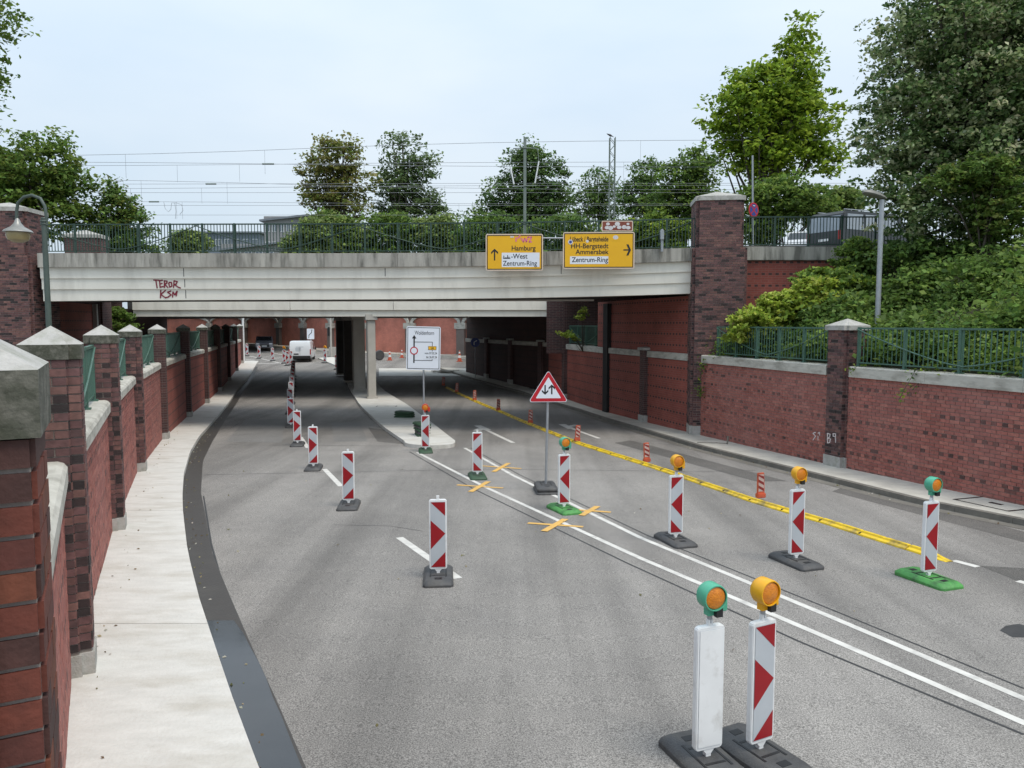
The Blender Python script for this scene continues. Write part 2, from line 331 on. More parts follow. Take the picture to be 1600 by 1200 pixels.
def ribbon(mb, pts, wd, nrm, m=0):
    pts = [Vector(p) for p in pts]; nrm = Vector(nrm)
    for a, b in zip(pts, pts[1:]):
        d = (b-a)
        if d.length < 1e-6: continue
        sd = d.normalized().cross(nrm)*wd/2; e = d.normalized()*wd*.3
        mb.face([a-e-sd, b+e-sd, b+e+sd, a-e+sd], m)

# ------------------------------------------------------------------ bricks
COURSE = .0833
PAL = {'red': ((.325, .108, .085), (.29, .096, .078), (.35, .128, .10), (.27, .09, .073)), 'dark': ((.105, .048, .042), (.08, .04, .036), (.15, .06, .05)),
       'pier': ((.15, .072, .064), (.115, .055, .053), (.085, .046, .045), (.175, .088, .075), (.135, .066, .064)), 'pierdark': ((.028, .02, .02), (.036, .022, .022)),
       'near': ((.12, .03, .018), (.09, .025, .018), (.055, .022, .018), (.125, .036, .018))}  # nearest pier: its shade is put into these darker brick colours
def bricks(O, U, Nn, width, z0f, ztop, kind, start=0):
    """running bond on a face: centre, half length, half height, colour; z0f(u) is the foot of the face at u"""
    O, U, Nn = Vector(O), Vector(U).normalized(), Vector(Nn).normalized(); res = []
    zmin = min(z0f(0), z0f(width)); nrow = int((ztop-zmin)/COURSE)
    for r in range(nrow+1):
        zt = ztop-r*COURSE; zb = zt-COURSE+.013
        band = kind == 'red' and (r % 5 == 3); L_ = .125 if band else .25
        u = -L_*.5*((r+start) % 2); k = 0
        while u < width-.01:
            a, b = max(u, 0), min(u+L_-.012, width); k += 1
            if b-a > .03:
                zf = z0f((a+b)/2); lo = max(zb, zf)
                if zt-lo > .025:
                    if band: cl = random.choice(PAL['dark'] if (k % 2 and random.random() < .7) else PAL['red'])
                    elif kind == 'pier': cl = random.choice(PAL['pierdark'] if random.random() < .16 else PAL['pier'])
                    elif kind == 'red' and random.random() < .008: cl = random.choice(PAL['dark'])
                    else: cl = random.choice(PAL[kind])
                    q = random.uniform(.9, 1.1)
                    res.append((O+U*((a+b)/2)+Vector((0, 0, (zt+lo)/2-O.z)), (b-a)/2, (zt-lo)/2, tuple(x*q for x in cl), U, Nn))
            u += L_
    return res
BM = {}
def brick_object(b, parent, proud=.012):
    c, hu, hz, cl, U, Nn = b
    key = (round(hu, 3), round(hz, 3), tuple(round(x, 2) for x in cl))
    if key not in BM:
        mb = MB(); mb.obox((0, 0, 0), (1, 0, 0), (0, 1, 0), (0, 0, 1), hu, .025, hz, 0, cl, skip=(3,))
        me_o = mb.build('brick', brick_p); BM[key] = me_o.data
        bpy.data.objects.remove(me_o)
    o = bpy.data.objects.new('brick', BM[key]); COL.objects.link(o); o.parent = parent
    off = Vector((0, 0, 0)); q = parent
    while q is not None: off += q.location; q = q.parent
    p = c+Nn*(proud-.025+random.uniform(-.002, .002))-off
    ay = -Nn; M = Matrix((U, ay, Vector((0, 0, 1)))).transposed()
    if M.determinant() < 0: M = Matrix((-U, ay, Vector((0, 0, 1)))).transposed()
    o.matrix_local = Matrix.Translation(p) @ M.to_4x4(); return o
def brickwork(lst, parent, m, proud=.012, name='brickwork'):
    mb = MB()
    for c, hu, hz, cl, U, Nn in lst:
        mb.obox(c+Nn*(proud-.02+random.uniform(-.002, .002)), U, -Nn, (0, 0, 1), hu, .02, hz, 0, cl, skip=(3,))
    o = mb.build(name, m, parent); o['kind'] = 'stuff'; return o

# ------------------------------------------------------------------ road, pavements, islands
xLout = fpx([(405, 1200), (367, 1100), (333, 1000), (310, 930), (293, 860), (286, 800), (285, 770), (287, 740), (297, 705), (312, 680), (335, 655), (370, 610), (386, 592), (396, 576)], .12)
xGut = fpx([(478, 1200), (430, 1090), (393, 1010), (350, 910), (330, 860), (320, 800), (314, 770), (317, 720), (332, 690), (352, 656), (380, 612), (394, 592), (402, 576)], 0)
LW = [(-3.0, 1.3), (1.8, -1.17), (7.2, -4.10), (13.0, -6.72), (19.1, -9.27), (25.6, -11.6), (33.0, -13.9), (39.0, -15.5), (45.2, -17.2), (51.4, -18.9), (57.6, -20.6), (64, -22.4)]
xLW = lin(LW)
xRW = fpx([(1600, 790), (1306, 728), (1110, 683.5), (931, 639), (857, 613), (735, 583)], .12)
xRk = fpx([(1600, 812), (1437, 780), (1307, 748), (1097, 697), (1000, 669), (900, 638), (812, 611), (725, 587)], .12)
RDIR = Vector((-.36, 1, 0)).normalized()
def strip(name, Ys, fa, fb, dz, m, kerb=.0, parent=None, sub=1):
    mb = MB(); Ys = list(Ys)
    for a, b in zip(Ys, Ys[1:]):
        P = [Vector((fa(a), a, gz(a)+dz)), Vector((fb(a), a, gz(a)+dz)), Vector((fb(b), b, gz(b)+dz)), Vector((fa(b), b, gz(b)+dz))]
        mb.face(P)
        if kerb:
            dn = Vector((0, 0, kerb))
            mb.face([P[0], P[0]-dn, P[1]-dn, P[1]]); mb.face([P[1], P[1]-dn, P[2]-dn, P[2]]); mb.face([P[3], P[3]-dn, P[0]-dn, P[0]]); mb.face([P[2], P[2]-dn, P[3]-dn, P[3]])
    return mb.build(name, m, parent)
fr = lambda a, b, s: list(np.arange(a, b+1e-6, s))
road = tag(strip('road', fr(-28, 140, 2), lambda y: -70, lambda y: 30, 0, asphalt), kind='structure', label='grey asphalt road leading down through the underpass')
# left pavement: slabs with open joints
pav = strip('sidewalk', fr(-4, 66, 2), lambda y: xLW(y)-.25, lambda y: xLout(y)-.03, .10, kerbdark); tag(pav, 'pale concrete sidewalk beside the left brick wall', kind='structure')
js = [-4, 2.2, 8.6, 14.6, 20.6, 26.4, 32.4, 38.4, 44.4, 50.4, 56.4, 66]
for a, b in zip(js, js[1:]):
    strip('slab', list(np.linspace(a+.006, b-.006, 8)), lambda y: xLW(y)-.22, lambda y: xLout(y), .12, concrete, .11, pav)
gut = tag(strip('gutter', fr(-4, 62, 1), lambda y: xLout(y)-.05, xGut, .005, gutter_m), 'dark wet gutter strip along the left sidewalk', kind='structure')
mb = MB(); rp = random.Random(4); yy = fr(-3, 9.2, .4)
for a, b in zip(yy, yy[1:]):
    def ed(y, k): return (.04+.05*math.sin(y*2.1+k)+.03*math.sin(y*5.3+k*2))*(1 if y < 8 else 1+(y-8)*2.5)
    mb.face([(xLout(a)+.01, a, gz(a)+.009), (xGut(a)-max(.004, ed(a, 1)*.35), a, gz(a)+.009), (xGut(b)-max(.004, ed(b, 1)*.35), b, gz(b)+.009), (xLout(b)+.01, b, gz(b)+.009)])
mb.build('wet_patch', puddle_m, gut)
pav2 = strip('sidewalk', fr(6, 60, 2), lambda y: xRk(y)+.05, lambda y: xRW(y)+.3, .10, kerbdark); tag(pav2, 'concrete sidewalk with stained kerb below the right brick wall', kind='structure')
js = fr(6, 60, 3.0)
for a, b in zip(js, js[1:]):
    strip('slab', list(np.linspace(a+.006, b-.006, 5)), lambda y: xRk(y)+.16, lambda y: xRW(y)+.28, .12, concrete_r, .1, pav2)
for a in fr(6, 59, 1.0):
    strip('kerb_stone', [a+.005, a+.5, a+.995], xRk, lambda y: xRk(y)+.15, .118, kerbdark, .13, pav2)
strip('channel', fr(6, 60, 1), lambda y: xRk(y)-.33, lambda y: xRk(y)-.004, .006, kerbdark, 0, pav2)
def cover(px, py, dz, ang, sx, sy, lab, parent, nm='manhole_cover'):
    p = on(px, py, dz); U = Vector((-math.sin(ang), math.cos(ang), 0)); V_ = Vector((U.y, -U.x, 0)); z = p.z
    sl = (gz(p.y+1)-gz(p.y-1))/2; U = Vector((U.x, U.y, sl*U.y)).normalized(); V_ = Vector((V_.x, V_.y, sl*V_.y)).normalized(); W = V_.cross(U)
    mb = MB()
    for (a, b, c, d) in ((-1, 1, -1, -.9), (-1, 1, .9, 1), (-1, -.9, -.9, .9), (.9, 1, -.9, .9)):
        mb.face([p+U*sx*q+V_*sy*s_+W*.006 for q, s_ in ((a, c), (b, c), (b, d), (a, d))])
    mb.face([p+U*sx*q+V_*sy*s_+W*.007 for q, s_ in ((-.22, -.12), (.22, -.12), (.22, .12), (-.22, .12))])
    o = mb.build(nm, black, parent); return o
cover(1556, 787, .12, R(20), .62, .45, '', pav2)
# median island
isl_l = fpx([(640, 694), (600, 667), (562, 632), (547, 607), (541, 594)], .12); isl_r = fpx([(712, 689), (675, 660), (637, 632), (600, 610), (588, 597)], .12)
y0 = on(690, 696, .12).y
poly = []
ysI = fr(y0+1.2, 57, 2)
poly = [(isl_l(y), y) for y in ysI[::-1]]
xa, xb = isl_l(y0+1.2), isl_r(y0+1.2)
for k in range(1, 12):
    t = k/12; a = math.pi*t; poly.append(((xa+xb)/2-(xb-xa)/2*math.cos(a)+.35*math.sin(a)*.6, y0+1.2-1.15*math.sin(a)**.7))
poly += [(isl_r(y), y) for y in ysI]
mb = MB(); cx = np.mean([p[0] for p in poly])
def rail_poly(mb, poly, dz, h):
    n = len(poly); k = 0
    for i in range(n):
        a, b = poly[i], poly[(i+1) % n]
        mb.face([(a[0], a[1], gz(a[1])+dz), (b[0], b[1], gz(b[1])+dz), (b[0], b[1], gz(b[1])+dz-h), (a[0], a[1], gz(a[1])+dz-h)])
rail_poly(mb, poly, .12, .14)
m_ = len(ysI)
for i in range(m_-1):
    ya, yb = ysI[i], ysI[i+1]
    mb.face([(isl_l(ya), ya, gz(ya)+.12), (isl_r(ya), ya, gz(ya)+.12), (isl_r(yb), yb, gz(yb)+.12), (isl_l(yb), yb, gz(yb)+.12)])
nose = poly[m_-1:m_+12]
mb.face([(x, y, gz(y)+.12) for x, y in nose])
island = tag(mb.build('traffic_island', concrete), 'pale concrete traffic island between the carriageways', kind='structure')
cover(604, 635, .12, R(90), .5, .25, '', island, 'drain_grate')
# road markings and seams: sheets just above the asphalt
def mark(pp, wd, m=linewhite, name='lane_marking', dz=.004, world=False):
    pts = [p if world else on(*p) for p in pp]; mb = MB(); Lp, Rp = [], []
    dense = []
    for a, b in zip(pts, pts[1:]):
        k = max(1, int((b-a).length/1.0)); dense += [a.lerp(b, i/k) for i in range(k)]
    dense.append(pts[-1])
    for i, p in enumerate(dense):
        d = dense[min(i+1, len(dense)-1)]-dense[max(i-1, 0)]; d.z = 0; d.normalize(); s_ = Vector((d.y, -d.x, 0))*wd/2
        Lp.append(p-s_); Rp.append(p+s_)
    for i in range(len(dense)-1):
        q = [Lp[i], Rp[i], Rp[i+1], Lp[i+1]]; mb.face([(a.x, a.y, gz(a.y)+dz) for a in q])
    return mb.build(name, m, road)
mark([(652, 707), (760, 762), (1000, 872), (1300, 1000), (1600, 1130), (1800, 1216)], .10)
mark([(726, 700), (800, 742), (1000, 840), (1300, 965), (1600, 1092), (1800, 1176)], .10)
mark([(640, 706), (740, 764), (980, 880), (1250, 1003), (1600, 1148)], .035, tar, 'tar_seam', .003)
mark([(735, 700), (812, 742), (1010, 836), (1310, 957), (1600, 1076)], .03, tar, 'tar_seam', .003)
mark([(624, 840), (716, 904)], .13); mark([(507, 733), (533, 760)], .13); mark([(470, 683), (481, 700)], .13); mark([(457, 650), (461, 664)], .13)
mark([(459, 640), (457, 622), (456, 600), (462, 588)], .10)
mark([(318, 742), (520, 738), (770, 733)], .02, tar, 'road_joint', .003); mark([(775, 733), (1100, 737), (1180, 735)], .02, tar, 'road_joint', .003)
mark([(330, 695), (480, 696), (640, 697)], .03, tar, 'road_joint', .003)
mark([(312, 770), (314, 770)], .02, tar, 'road_joint', .003)
mark([(1490, 876), (1528, 886)], .13); mark([(1590, 908), (1640, 921)], .13)
for X0, Y0_, X1, Y1_, hd in ((752, 668, 802, 692, (762, 672, 745, 673)), (884, 666, 936, 685, (893, 670, 903, 664))):   # worn arrows on the right carriageway
    mark([(X0, Y0_), (X1, Y1_)], .15); mark([(X0+2, Y0_+1), hd[2:]], .35); mark([(hd[0], hd[1]), (X0-6, Y0_-3)], .3, dz=.005)
for cx_, cy_, a in ((750, 760, 1), (784, 730, .85), (868, 820, 1.2), (922, 798, .9)):        # crossed-out lines
    mark([(cx_-36*a, cy_-2*a), (cx_+36*a, cy_+3*a)], .11, tape, 'tape_cross', .008); mark([(cx_-15*a, cy_+9*a), (cx_+13*a, cy_-7*a)], .13, tape, 'tape_cross', .012)
def sheet(pp, m, name, dz):
    mb = MB(); q = [on(*p) for p in pp]; mb.face([(p.x, p.y, gz(p.y)+dz) for p in q]); return mb.build(name, m, road)
sheet([(1562, 985), (1572, 978), (1592, 975), (1612, 980), (1618, 988), (1604, 996), (1582, 996)], tar, 'manhole_cover', .003)
sheet([(522, 690), (575, 690), (562, 660), (518, 660)], asphalt2, 'asphalt_tone_patch', .0025)
dkasphalt = asphalt_mat('dark_asphalt', (.135, .125, .115), (.105, .10, .093), False)
sheet([(1320, 760), (1560, 820), (1640, 842), (1640, 858), (1520, 826), (1300, 768)], dkasphalt, 'asphalt_tone_patch', .0022)  # long darker band along the right kerb
sheet([(985, 688), (1230, 752), (1180, 752), (960, 692)], dkasphalt, 'asphalt_tone_patch', .0022)  # darker band carried on along the kerb, farther off
sheet([(1530, 884), (1600, 888), (1680, 905), (1680, 930), (1600, 912)], dkasphalt, 'asphalt_tone_patch', .0022)
sheet([(352, 690), (440, 692), (446, 655), (385, 655)], asphalt2, 'asphalt_tone_patch', .0022)
sheet([(590, 690), (638, 695), (604, 672), (575, 668)], dkasphalt, 'asphalt_tone_patch', .0022)
mark([(455, 1200), (430, 1120), (390, 1030), (352, 930), (330, 850), (318, 775)], .03, tar, 'tar_seam', .003)
mark([(345, 672), (352, 668), (358, 671), (372, 662), (384, 660)], .02, tar, 'road_crack', .003)
mark([(520, 820), (610, 822), (660, 830)], .012, tar, 'road_crack', .003)
mark([(930, 720), (1000, 722), (1100, 745)], .012, tar, 'road_crack', .003)
# far junction markings
mark([(392, 569), (440, 567)], .3); mark([(388, 556), (452, 571)], .15); mark([(384, 562), (398, 563)], .25); mark([(408, 548), (445, 555)], .15)

# ------------------------------------------------------------------ high ground, path, embankment
ZT = ZC+2.15
B1 = [Vector((-17.2, 28.6, 0)), Vector((6.35, 27.2, 0)), Vector((3.6, 35.2, 0)), Vector((-19.6, 36.4, 0))]     # road bridge plan
B2 = [Vector((-20.8, 41.4, 0)), Vector((2.0, 41.2, 0)), Vector((-3.2, 56, 0)), Vector((-25.5, 57, 0))]         # rail bridge plan
AW = [at(px, 540, Y) for px, Y in ((250, 112), (330, 104), (385, 97), (438, 91), (476, 86.5), (519, 82), (580, 77.5), (642, 74.5), (722, 72), (810, 69))]
mb = MB()
mb.face([(-17.3, 28.7, ZT), (-19.7, 36.4, ZT), (-20.9, 41.4, ZT), (-25.6, 57, ZT), (-60, 110, ZT), (-700, 300, ZT), (-700, 28.7, ZT)])
mb.face([(6.4, 27.9, ZT), (60, 27.9, ZT), (700, 27.9, ZT), (700, 300, ZT), (AW[-1].x+1, AW[-1].y+.4, ZT), (-3.1, 56, ZT), (2.1, 41.2, ZT), (3.7, 35.2, ZT)])
mb.face([(p.x, p.y+.4, ZT) for p in AW]+[(700, 300, ZT), (700, 1200, ZT), (-700, 1200, ZT), (-60, 112, ZT)])
high = tag(mb.build('ground', grassm), 'grassy high ground above the underpass', kind='structure')
ZP = ZC-1.55
mb = MB(); ys = fr(-28, 58, 2)
for a, b in zip(ys, ys[1:]):
    mb.face([(xLW(a)-.3, a, ZP), (xLW(b)-.3, b, ZP), (-60, b, ZP), (-60, a, ZP)])
tag(mb.build('footpath', pathm), 'raised footpath behind the left wall', kind='structure')
def emb_z(X, Y):
    d = (X-xRW(Y))*.93-.3
    return ZC-1.2+min(max(d, 0)*.5, 3.3)
mb = MB(); ys = fr(4, 27.8, .85); xs_ = [0.25, .6, 1.2, 2, 3, 4, 5, 6, 8, 11, 15, 22, 40]
for a, b in zip(ys, ys[1:]):
    for i in range(len(xs_)-1):
        q = [(xRW(a)+xs_[i], a), (xRW(a)+xs_[i+1], a), (xRW(b)+xs_[i+1], b), (xRW(b)+xs_[i], b)]
        mb.face([(x, y, emb_z(x, y)) for x, y in q])
tag(mb.build('embankment', soil, smooth=True), 'shaded earth slope behind the right wall', kind='structure')

# ------------------------------------------------------------------ left retaining wall
def notch(hw, hd, nu, nd):
    return [(-hw+nu, -hd), (hw-nu, -hd), (hw-nu, -hd+nd), (hw, -hd+nd), (hw, hd-nd), (hw-nu, hd-nd), (hw-nu, hd), (-hw+nu, hd), (-hw+nu, hd-nd), (-hw, hd-nd), (-hw, -hd+nd), (-hw+nu, -hd+nd)]
LCT = ZC-1.29          # top of the left coping
lw = empty('retaining_wall', (xLW(10)-.3, 10, gz(10)+.12), 'red brick retaining wall with capped piers along the left sidewalk', 'wall')
def pier_cap(mb_, c, U, V_, poly, zb, slab, apex):
    T = lambda s: [c+U*x*s+V_*y*s for x, y in poly]
    n = len(poly); lo = [p+Vector((0, 0, zb)) for p in T(1.0)]; hi = [p+Vector((0, 0, zb+slab)) for p in T(1.0)]
    for i in range(n): mb_.face([lo[i], lo[(i+1) % n], hi[(i+1) % n], hi[i]], 1)
    mb_.face(lo[::-1], 1); ap = c+Vector((0, 0, apex))
    for i in range(n): mb_.face([hi[i], hi[(i+1) % n], ap], 0)
piersL = [1.8, 7.2, 13.0, 19.1, 25.6, 33.0, 39.0, 45.2, 51.4, 57.6, 63.6]
PHW = .235
def ldir(y): return Vector((xLW(y+.5)-xLW(y-.5), 1, 0)).normalized()
cands = []
for i, y in enumerate(piersL):
    U = ldir(y); V_ = Vector((U.y, -U.x, 0))            # U along the wall, V towards the road
    yc = y+.24; c = Vector((xLW(yc), yc, 0))-V_*PHW+V_*.02; up = .055 if i == 0 else 0
    plan = notch(PHW, PHW, .05, .11); zb = gz(yc)+.12; zt = ZC-.34+up
    sh = MB(); P = [c+U*x+V_*yy for x, yy in plan]
    for k in range(12):
        a, b = P[k], P[(k+1) % 12]; sh.face([(a.x, a.y, zb), (b.x, b.y, zb), (b.x, b.y, zt), (a.x, a.y, zt)], 0, None, [(0, 0), ((b-a).length, 0), ((b-a).length, zt-zb), (0, zt-zb)])
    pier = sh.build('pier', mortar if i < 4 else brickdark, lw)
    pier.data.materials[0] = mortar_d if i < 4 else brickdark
    mbc = MB(); pier_cap(mbc, c, U, V_, notch(.262, .262, .05, .11), ZC-.335+up, .14+up*.5, ZC-.02+up*1.4); mbc.build('cap', [capstone, capside], pier)
    ft = MB(); ft.prism(notch(.26, .26, .05, .11), zb-.05, zb+.22, T=lambda x, yy, z: c+U*x+V_*yy+Vector((0, 0, z))); ft.build('foot', capstone, pier)
    if i < 4:
        for k in range(12):
            a, b = P[k], P[(k+1) % 12]; d = b-a; nn = Vector((-d.y, d.x, 0)).normalized()
            if (nn.dot(-U) > .5 or nn.dot(V_) > .5):
                lst = bricks((a.x, a.y, zt), d, nn, d.length, lambda u: zb+.22, zt, 'near' if i == 0 else 'pier', k % 2)
                cands += [(1000/max(.5, (q[0]-Vector((0, 0, ZC))).length)+(0 if nn.dot(-U) > .5 else -30), pier, q, i) for q in lst]
cands.sort(key=lambda t: -t[0])
own = [t for t in cands if t[3] <= 2][:296]; ids = set(id(t) for t in own); rest = [t for t in cands if id(t) not in ids]
for _, pr, q, i in own: brick_object(q, pr)
brickwork([t[2] for t in rest], lw, brick_p)
edges = [-2.2]+piersL
for i, (a, b) in enumerate(zip(edges, edges[1:])):
    a2 = a+.46 if i else a; b2 = b+.02
    U = Vector((xLW(b2)-xLW(a2), b2-a2, 0)); Ln = U.length; U.normalize(); V_ = Vector((U.y, -U.x, 0))
    A = Vector((xLW(a2), a2, 0))-V_*.16; B = A+U*Ln; za, zb = gz(a2)+.1, gz(b2)+.1; zt = LCT-.2
    mb = MB(); mb.face([(A.x, A.y, za), (B.x, B.y, zb), (B.x, B.y, zt), (A.x, A.y, zt)], 0, None, [(0, za), (Ln, zb), (Ln, zt), (0, zt)])
    A2, B2_ = A-V_*.3, B-V_*.3; mb.face([(A2.x, A2.y, ZP-.2), (B2_.x, B2_.y, ZP-.2), (B2_.x, B2_.y, zt), (A2.x, A2.y, zt)], 0, None, [(0, 0), (Ln, 0), (Ln, 1), (0, 1)])
    pn = mb.build('panel', mortar if i in (1, 2, 3, 4) else brickred, lw)
    if i in (1, 2, 3, 4):
        lst = bricks((A.x, A.y, zt), U, V_, Ln, lambda u: za+(zb-za)*u/Ln, zt, 'red'); brickwork(lst, pn, brick_a)
    cp = MB(); prof = [(-.40, LCT-.2), (.06, LCT-.2), (.06, LCT-.06), (.03, LCT-.02), (-.02, LCT), (-.36, LCT), (-.40, LCT-.04)]
    for (u0, u1) in ((.004, Ln/2-.003), (Ln/2+.003, Ln-.004)):
        V1 = [A+U*u0+V_*v_+Vector((0, 0, z)) for v_, z in prof]; V2 = [A+U*u1+V_*v_+Vector((0, 0, z)) for v_, z in prof]; n = len(prof)
        cp.mesh(V1+V2, [tuple(range(n)), tuple(range(n, 2*n))[::-1]]+[(k, n+k, n+(k+1) % n, (k+1) % n) for k in range(n)])
    cp.build('coping', coping_m, pn)

# ------------------------------------------------------------------ railings
def railing(label, A, B, ztop, zbot, m, post_at, arcs, bar_sp=.115, group=None, drop=.07, thick=.011, zf=None):
    """A, B plan points; heights may follow zf(t) as an offset"""
    A, B = Vector(A), Vector(B); d = B-A; Ln = d.length; U = d/Ln; zf = zf or (lambda t: 0.0)
    V_ = Vector((U.y, -U.x, 0))
    root = empty('railing', (A.x, A.y, zbot+zf(0)-drop), label, 'railing', group)
    def P(u, z, off=0): q = A+U*u+V_*off; return Vector((q.x, q.y, z+zf(u/Ln)))
    ns = max(1, int(Ln/1.2)); us = [Ln*k/ns for k in range(ns+1)]
    mb = MB()
    for a, b in zip(us, us[1:]): mb.obox((P(a, ztop)+P(b, ztop))/2, (P(b, ztop)-P(a, ztop)).normalized(), V_, (0, 0, 1), (b-a)/2, .028, .022)
    mb.build('top_rail', m, root)
    mb = MB()
    for a, b in zip(us, us[1:]): mb.obox((P(a, zbot)+P(b, zbot))/2, (P(b, zbot)-P(a, zbot)).normalized(), V_, (0, 0, 1), (b-a)/2, .022, .016)
    mb.build('bottom_rail', m, root)
    pm = None
    for u in post_at:
        if pm is None:
            q = MB(); q.obox((0, 0, (ztop-zbot)/2-drop/2+.01), U, V_, (0, 0, 1), .032, .035, (ztop-zbot+drop)/2+.02)
            q.obox((0, 0, -drop+.012), U, V_, (0, 0, 1), .07, .07, .012)
            o = q.build('post', m); pm = o.data; bpy.data.objects.remove(o)
        o = bpy.data.objects.new('post', pm); COL.objects.link(o); o.parent = root; o.location = P(u, zbot)-root.location
    q = MB(); q.obox((0, 0, 0), U, V_, (0, 0, 1), thick, thick, (ztop-zbot)/2-.015); o = q.build('bar', m); bmh = o.data; bpy.data.objects.remove(o)
    n = min(299, int(Ln/bar_sp))
    for k in range(n):
        u = (k+.5)*Ln/n
        if any(abs(u-p) < .05 for p in post_at): continue
        o = bpy.data.objects.new('bar', bmh); COL.objects.link(o); o.parent = root; o.location = P(u, (ztop+zbot)/2)-root.location
    for (ua, um, ub) in arcs:                         # sagging brace from post head to post head
        mb = MB(); pts = []
        for k in range(25):
            t = k/24; u = ua+(ub-ua)*t
            s_ = (u-um)/((ub-um) if u > um else (um-ua)); pts.append(P(u, zbot+.06+(ztop-zbot-.08)*min(1, abs(s_)**1.35), .045))
        pts = [p for p, u in zip(pts, np.linspace(ua, ub, 25)) if -.01 <= u <= Ln+.01]
        mb.tube(pts, .017, 6); mb.build('brace', m, root)
    return root
ords = ['first', 'second', 'third', 'fourth', 'fifth', 'sixth', 'seventh', 'eighth', 'ninth', 'tenth', 'eleventh', 'twelfth', 'thirteenth', 'fourteenth', 'fifteenth', 'sixteenth', 'seventeenth', 'eighteenth', 'nineteenth', 'twentieth']
for i, (a, b) in enumerate(zip(piersL, piersL[1:])):
    a2, b2 = a+.54, b-.06; U = ldir((a+b)/2); V_ = Vector((U.y, -U.x, 0))
    A = Vector((xLW(a2), a2, 0))-V_*.34; B = Vector((xLW(b2), b2, 0))-V_*.34; Ln = (B-A).length
    railing(f'green metal railing on the left wall, {ords[i]} panel counted from the camera', A, B, ZC-.38, LCT+.10, green, [.04, Ln*.25, Ln*.5, Ln*.75, Ln-.04], [(0, Ln/2, Ln)], .12, 'railings on the left wall', .10, .013)

# ------------------------------------------------------------------ right retaining wall (open part), wall under the bridges
RCT = ZC-1.09
rw = empty('retaining_wall', (xRW(18)+.2, 18, gz(18)+.12), 'red brick retaining wall with dark brick bands beside the right sidewalk', 'wall')
def rdir(y): return Vector((xRW(y+.6)-xRW(y-.6), 1.2, 0)).normalized()
def wall_panel(parent, ya, yb, zt, geom=False, set_=0.0, name='panel', m=None, zb=None, kind='red'):
    A = Vector((xRW(ya)+set_, ya, 0)); B = Vector((xRW(yb)+set_, yb, 0)); Ln = (B-A).length; U = (B-A)/Ln; V_ = Vector((-U.y, U.x, 0))
    za, zb_ = (gz(ya)+.1, gz(yb)+.1) if zb is None else (zb, zb)
    mb = MB(); mb.face([(A.x, A.y, za), (B.x, B.y, zb_), (B.x, B.y, zt), (A.x, A.y, zt)][::-1], 0, None, [(0, za), (Ln, zb_), (Ln, zt), (0, zt)][::-1])
    C, D = A-V_*.35, B-V_*.35
    mb.face([(A.x, A.y, zt), (B.x, B.y, zt), (D.x, D.y, zt), (C.x, C.y, zt)])
    pn = mb.build(name, m or (mortar if geom else brickred), parent)
    lst = bricks((A.x, A.y, zt), U, V_, Ln, lambda u: za+(zb_-za)*u/Ln, zt, kind) if geom else []
    return pn, lst
def coping(parent, ya, yb, zt, h=.27, joints=2.4, front=.07, name='coping', m=None):
    A = Vector((xRW(ya), ya, 0)); B = Vector((xRW(yb), yb, 0)); Ln = (B-A).length; U = (B-A)/Ln; V_ = Vector((-U.y, U.x, 0))
    n0 = max(1, round(Ln/joints)); prof = [(-.40, zt-h), (front, zt-h), (front, zt-.03), (front-.03, zt), (-.40, zt)]; n = len(prof)
    for k in range(n0):
        u0, u1 = Ln*k/n0+.003, Ln*(k+1)/n0-.003; mb = MB()
        V1 = [A+U*u0+V_*v_+Vector((0, 0, z)) for v_, z in prof]; V2 = [A+U*u1+V_*v_+Vector((0, 0, z)) for v_, z in prof]
        mb.mesh(V1+V2, [tuple(range(n)), tuple(range(n, 2*n))[::-1]]+[(q, n+q, n+(q+1) % n, (q+1) % n) for q in range(n)]); mb.build(name, m or coping_m, parent)
def rpier(parent, yc, hw, hd, zt, out, cap=None, geom=True, foot=.3, m=None):
    U = rdir(yc); V_ = Vector((-U.y, U.x, 0)); c = Vector((xRW(yc), yc, 0))+V_*(out-hd); zb = gz(yc)+.1
    plan = notch(hw, hd, .07, .1); P = [c+U*x+V_*y for x, y in plan]; sh = MB()
    for k in range(12):
        a, b = P[k], P[(k+1) % 12]; sh.face([(a.x, a.y, zb), (b.x, b.y, zb), (b.x, b.y, zt), (a.x, a.y, zt)], 0, None, [(0, 0), ((b-a).length, 0), ((b-a).length, zt-zb), (0, zt-zb)])
    pier = sh.build('pier', mortar_d if geom else brickdark, parent)
    if geom:
        lst = []
        for k in range(12):
            a, b = P[k], P[(k+1) % 12]; d = b-a; nn = Vector((d.y, -d.x, 0)).normalized()
            if nn.dot(c-a) > 0 and (nn.dot(c-b) > 0): nn = -nn
            if nn.dot(-U) > .5 or nn.dot(V_) > .5: lst += bricks((a.x, a.y, zt), d, nn, d.length, lambda u: zb+foot, zt, 'pier', k % 2)
        brickwork(lst, pier, brick_p)
    if cap:
        mbc = MB(); pier_cap(mbc, c, U, V_, notch(hw+.07, hd+.07, .07, .1), zt, cap[0], cap[1]); mbc.build('cap', [capstone, capstone], pier)
    if foot:
        ft = MB(); ft.prism(notch(hw+.03, hd+.03, .07, .1), zb-.05, zb+foot, T=lambda x, y, z: c+U*x+V_*y+Vector((0, 0, z))); ft.build('foot', capstone, pier)
    return pier
YP1 = on(1306, 728, .12).y; YK = on(1110, 683.5, .12).y
pnA, lA = wall_panel(rw, 6.2, YP1, RCT-.27, True); pnB, lB = wall_panel(rw, YP1, YK+.75, RCT-.27, True)
vis = []
for q in lA:
    p = q[0]; x = 800+FPX*p.x/(p.y*CP+(ZC-p.z)*SP)
    vis.append((x < 1612, -p.y if x < 1612 else -99, q))
lA1 = sorted([t for t in vis if t[0]], key=lambda t: -t[1])[:296]; s1 = set(id(t) for t in lA1)
